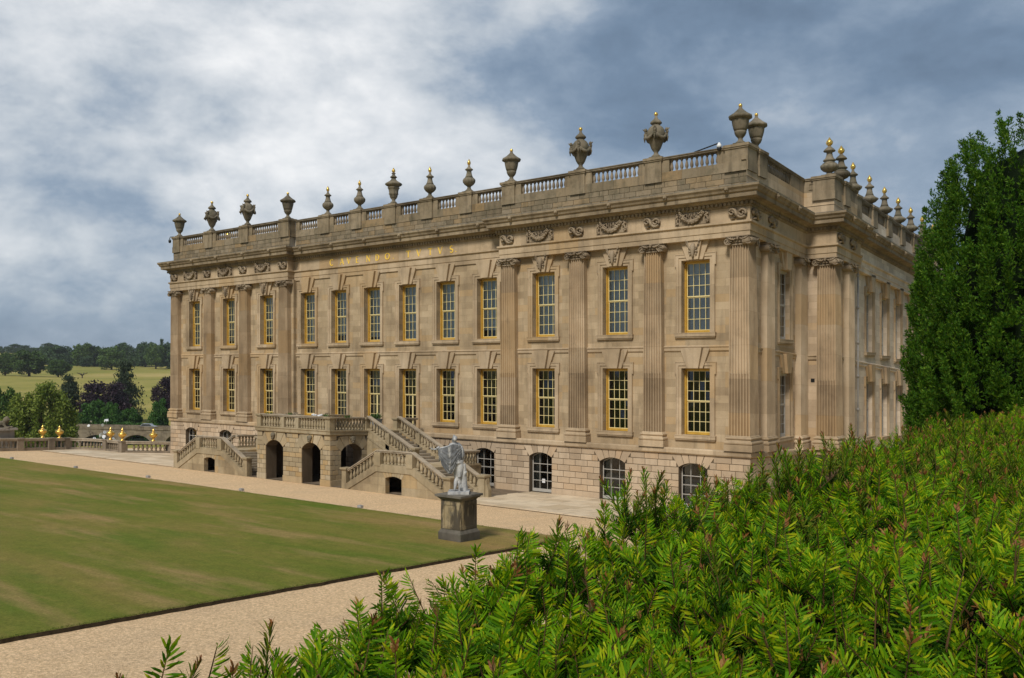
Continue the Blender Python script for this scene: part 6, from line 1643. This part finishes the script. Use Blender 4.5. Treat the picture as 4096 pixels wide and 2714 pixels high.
def hedge():
    t = root('yew_hedge', 'clipped green yew hedge filling the foreground with bronze shoot tips', 'hedge', (17.5, -39, 5.75), None, 0, True)
    SPR = [sprig(100+k, 'flat') for k in range(6)]+[sprig(200+k, 'leader') for k in range(4)]+[sprig(300+k, 'short') for k in range(3)]
    MES = [spr_mesh(V, F, MI, HM) for V, F, MI in SPR]
    r = np.random.default_rng(77)
    top = lambda x, y: HZ+.008+.030*np.sin(x*5.1+1)*np.sin(y*2.3)+.022*np.sin(y*6.7+x*3)+.040*np.sin(x*27+2.2*np.sin(y*9))*np.sin(y*23+1.7*np.sin(x*11))-.16*np.clip((HX0+.16-x)/.16, 0, 1)**2-.055*np.clip((-41.4-y)/.9, 0, 1)
    # body: near-black core, painted as the shade between the shoots
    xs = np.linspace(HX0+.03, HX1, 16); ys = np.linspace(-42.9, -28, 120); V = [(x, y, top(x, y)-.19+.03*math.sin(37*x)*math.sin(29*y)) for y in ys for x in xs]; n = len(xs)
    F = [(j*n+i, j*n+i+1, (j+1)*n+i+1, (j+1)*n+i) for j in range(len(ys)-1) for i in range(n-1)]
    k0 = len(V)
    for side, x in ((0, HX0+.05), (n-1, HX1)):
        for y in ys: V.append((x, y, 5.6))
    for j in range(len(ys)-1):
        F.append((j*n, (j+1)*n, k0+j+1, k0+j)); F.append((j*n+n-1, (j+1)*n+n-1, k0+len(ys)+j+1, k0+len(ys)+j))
    sub('shade_core', np_mesh('shade_core', np.array(V)-np.array(t.location), np.array(F), M_YEWCORE), t)
    # shoots
    items = []; sx = .089
    for gy in np.arange(-42.85, -29.2, sx*.86):
        for gx in np.arange(HX0-.03, HX1, sx):
            x, y = gx+r.normal(0, .022), gy+r.normal(0, .022)
            dep = -(x-CX)*.612+(y-CY)*.791; lat = (x-CX)*.791+(y-CY)*.612
            if dep < .72 or abs(lat/dep) > .66: continue
            zt = top(x, y)+r.normal(0, .020); edge = max(0, (HX0+.10-x)/.14); lead_zone = np.clip((dep-2.1)/1.2, 0, 1)*np.clip((6.5-dep)/2, .15, 1)
            ca, ct = (math.pi+r.normal(0, .6), .55*edge+abs(r.normal(0, .2))) if edge > 0 else (r.random()*6.28, abs(r.normal(0, .28)))
            C = Euler((0, ct, ca), 'XYZ').to_matrix(); axis = C @ Vector((0, 0, 1)); base = Vector((x, y, zt))-axis*.095
            nf = int(r.integers(5, 8)) if dep < 5 else int(r.integers(4, 6)); a0 = r.random()*6.28; lead = r.random() < .60*lead_zone+.02
            for q in range(nf):
                if q == 0: k = 6+int(r.integers(0, 4)) if lead else int(r.integers(0, 6)); tilt = abs(r.normal(0, .14)); s = r.uniform(.85, 1.2)
                elif lead and q < 3 and r.random() < .6: k = 6+int(r.integers(0, 4)); tilt = r.uniform(.1, .5); s = r.uniform(.6, .95)
                else: k = int(r.integers(0, 6)) if r.random() < .68 else 10+int(r.choice([0, 0, 0, 0, 0, 1, 1, 1, 1, 1, 1, 2])); tilt = r.uniform(.75, 1.40); s = r.uniform(.68, 1.12)
                M = C @ Euler((0, tilt, a0+q*6.28/max(1, nf-1)+r.normal(0, .25)), 'XYZ').to_matrix() @ Matrix.Rotation(math.pi/2+(r.random()*6.28 if 6 <= k < 10 else r.normal(0, .45)), 3, 'Z')
                items.append((dep, k, tuple(base+axis*r.uniform(.0, .03)), s, M))
    items.sort(key=lambda q: q[0]); near = [q for q in items if q[0] > 1.05][:300]; ids = {id(q) for q in near}
    for dep, k, p, s, M in near:
        o = sub('shoot', MES[k], t, Vector(p)-t.location, M.to_euler(), (s, s, s))
    Vs, F4, F3 = [], [], []; MI = []; b0 = 0
    for q in items:
        if id(q) in ids: continue
        dep, k, p, s, M = q; V, F, mi = SPR[k]
        Vs.append((V*s) @ np.array(M).T+np.array(p)); F4.append(F+b0); MI.append(mi); b0 += len(V)
    V = np.concatenate(Vs)-np.array(t.location); F = np.concatenate(F4); MI = np.concatenate(MI)
    # degenerate quads become triangles
    tri = F[:, 2] == F[:, 3]
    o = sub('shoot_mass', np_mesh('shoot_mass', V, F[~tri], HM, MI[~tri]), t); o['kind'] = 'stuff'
    o = sub('needle_tips', np_mesh('needle_tips', V, F[tri][:, :3], HM, MI[tri]), t); o['kind'] = 'stuff'
    print('hedge shoots', len(items), 'verts', len(V))
hedge()
print('panes', PANES[0], 'blocks', NB[0], 'objects', len(bpy.data.objects))

# ================================================================== thin summer haze in the valley air
def haze():
    m = bpy.data.materials.new('haze'); m.use_nodes = True; N = m.node_tree.nodes; N.remove(N['Principled BSDF'])
    v = N.new('ShaderNodeVolumePrincipled'); v.inputs['Color'].default_value = (.86, .90, .96, 1); v.inputs['Density'].default_value = .00007
    m.node_tree.links.new(v.outputs[0], N['Material Output'].inputs['Volume'])
    mb = MB(); mb.box(-6500, 6500, -6500, 6500, -17.5, 82); o = bpy.data.objects.new('haze', mb.mesh('haze', m)); COL.objects.link(o); o['kind'] = 'stuff'; o['label'] = 'thin pale haze over the valley'
haze()
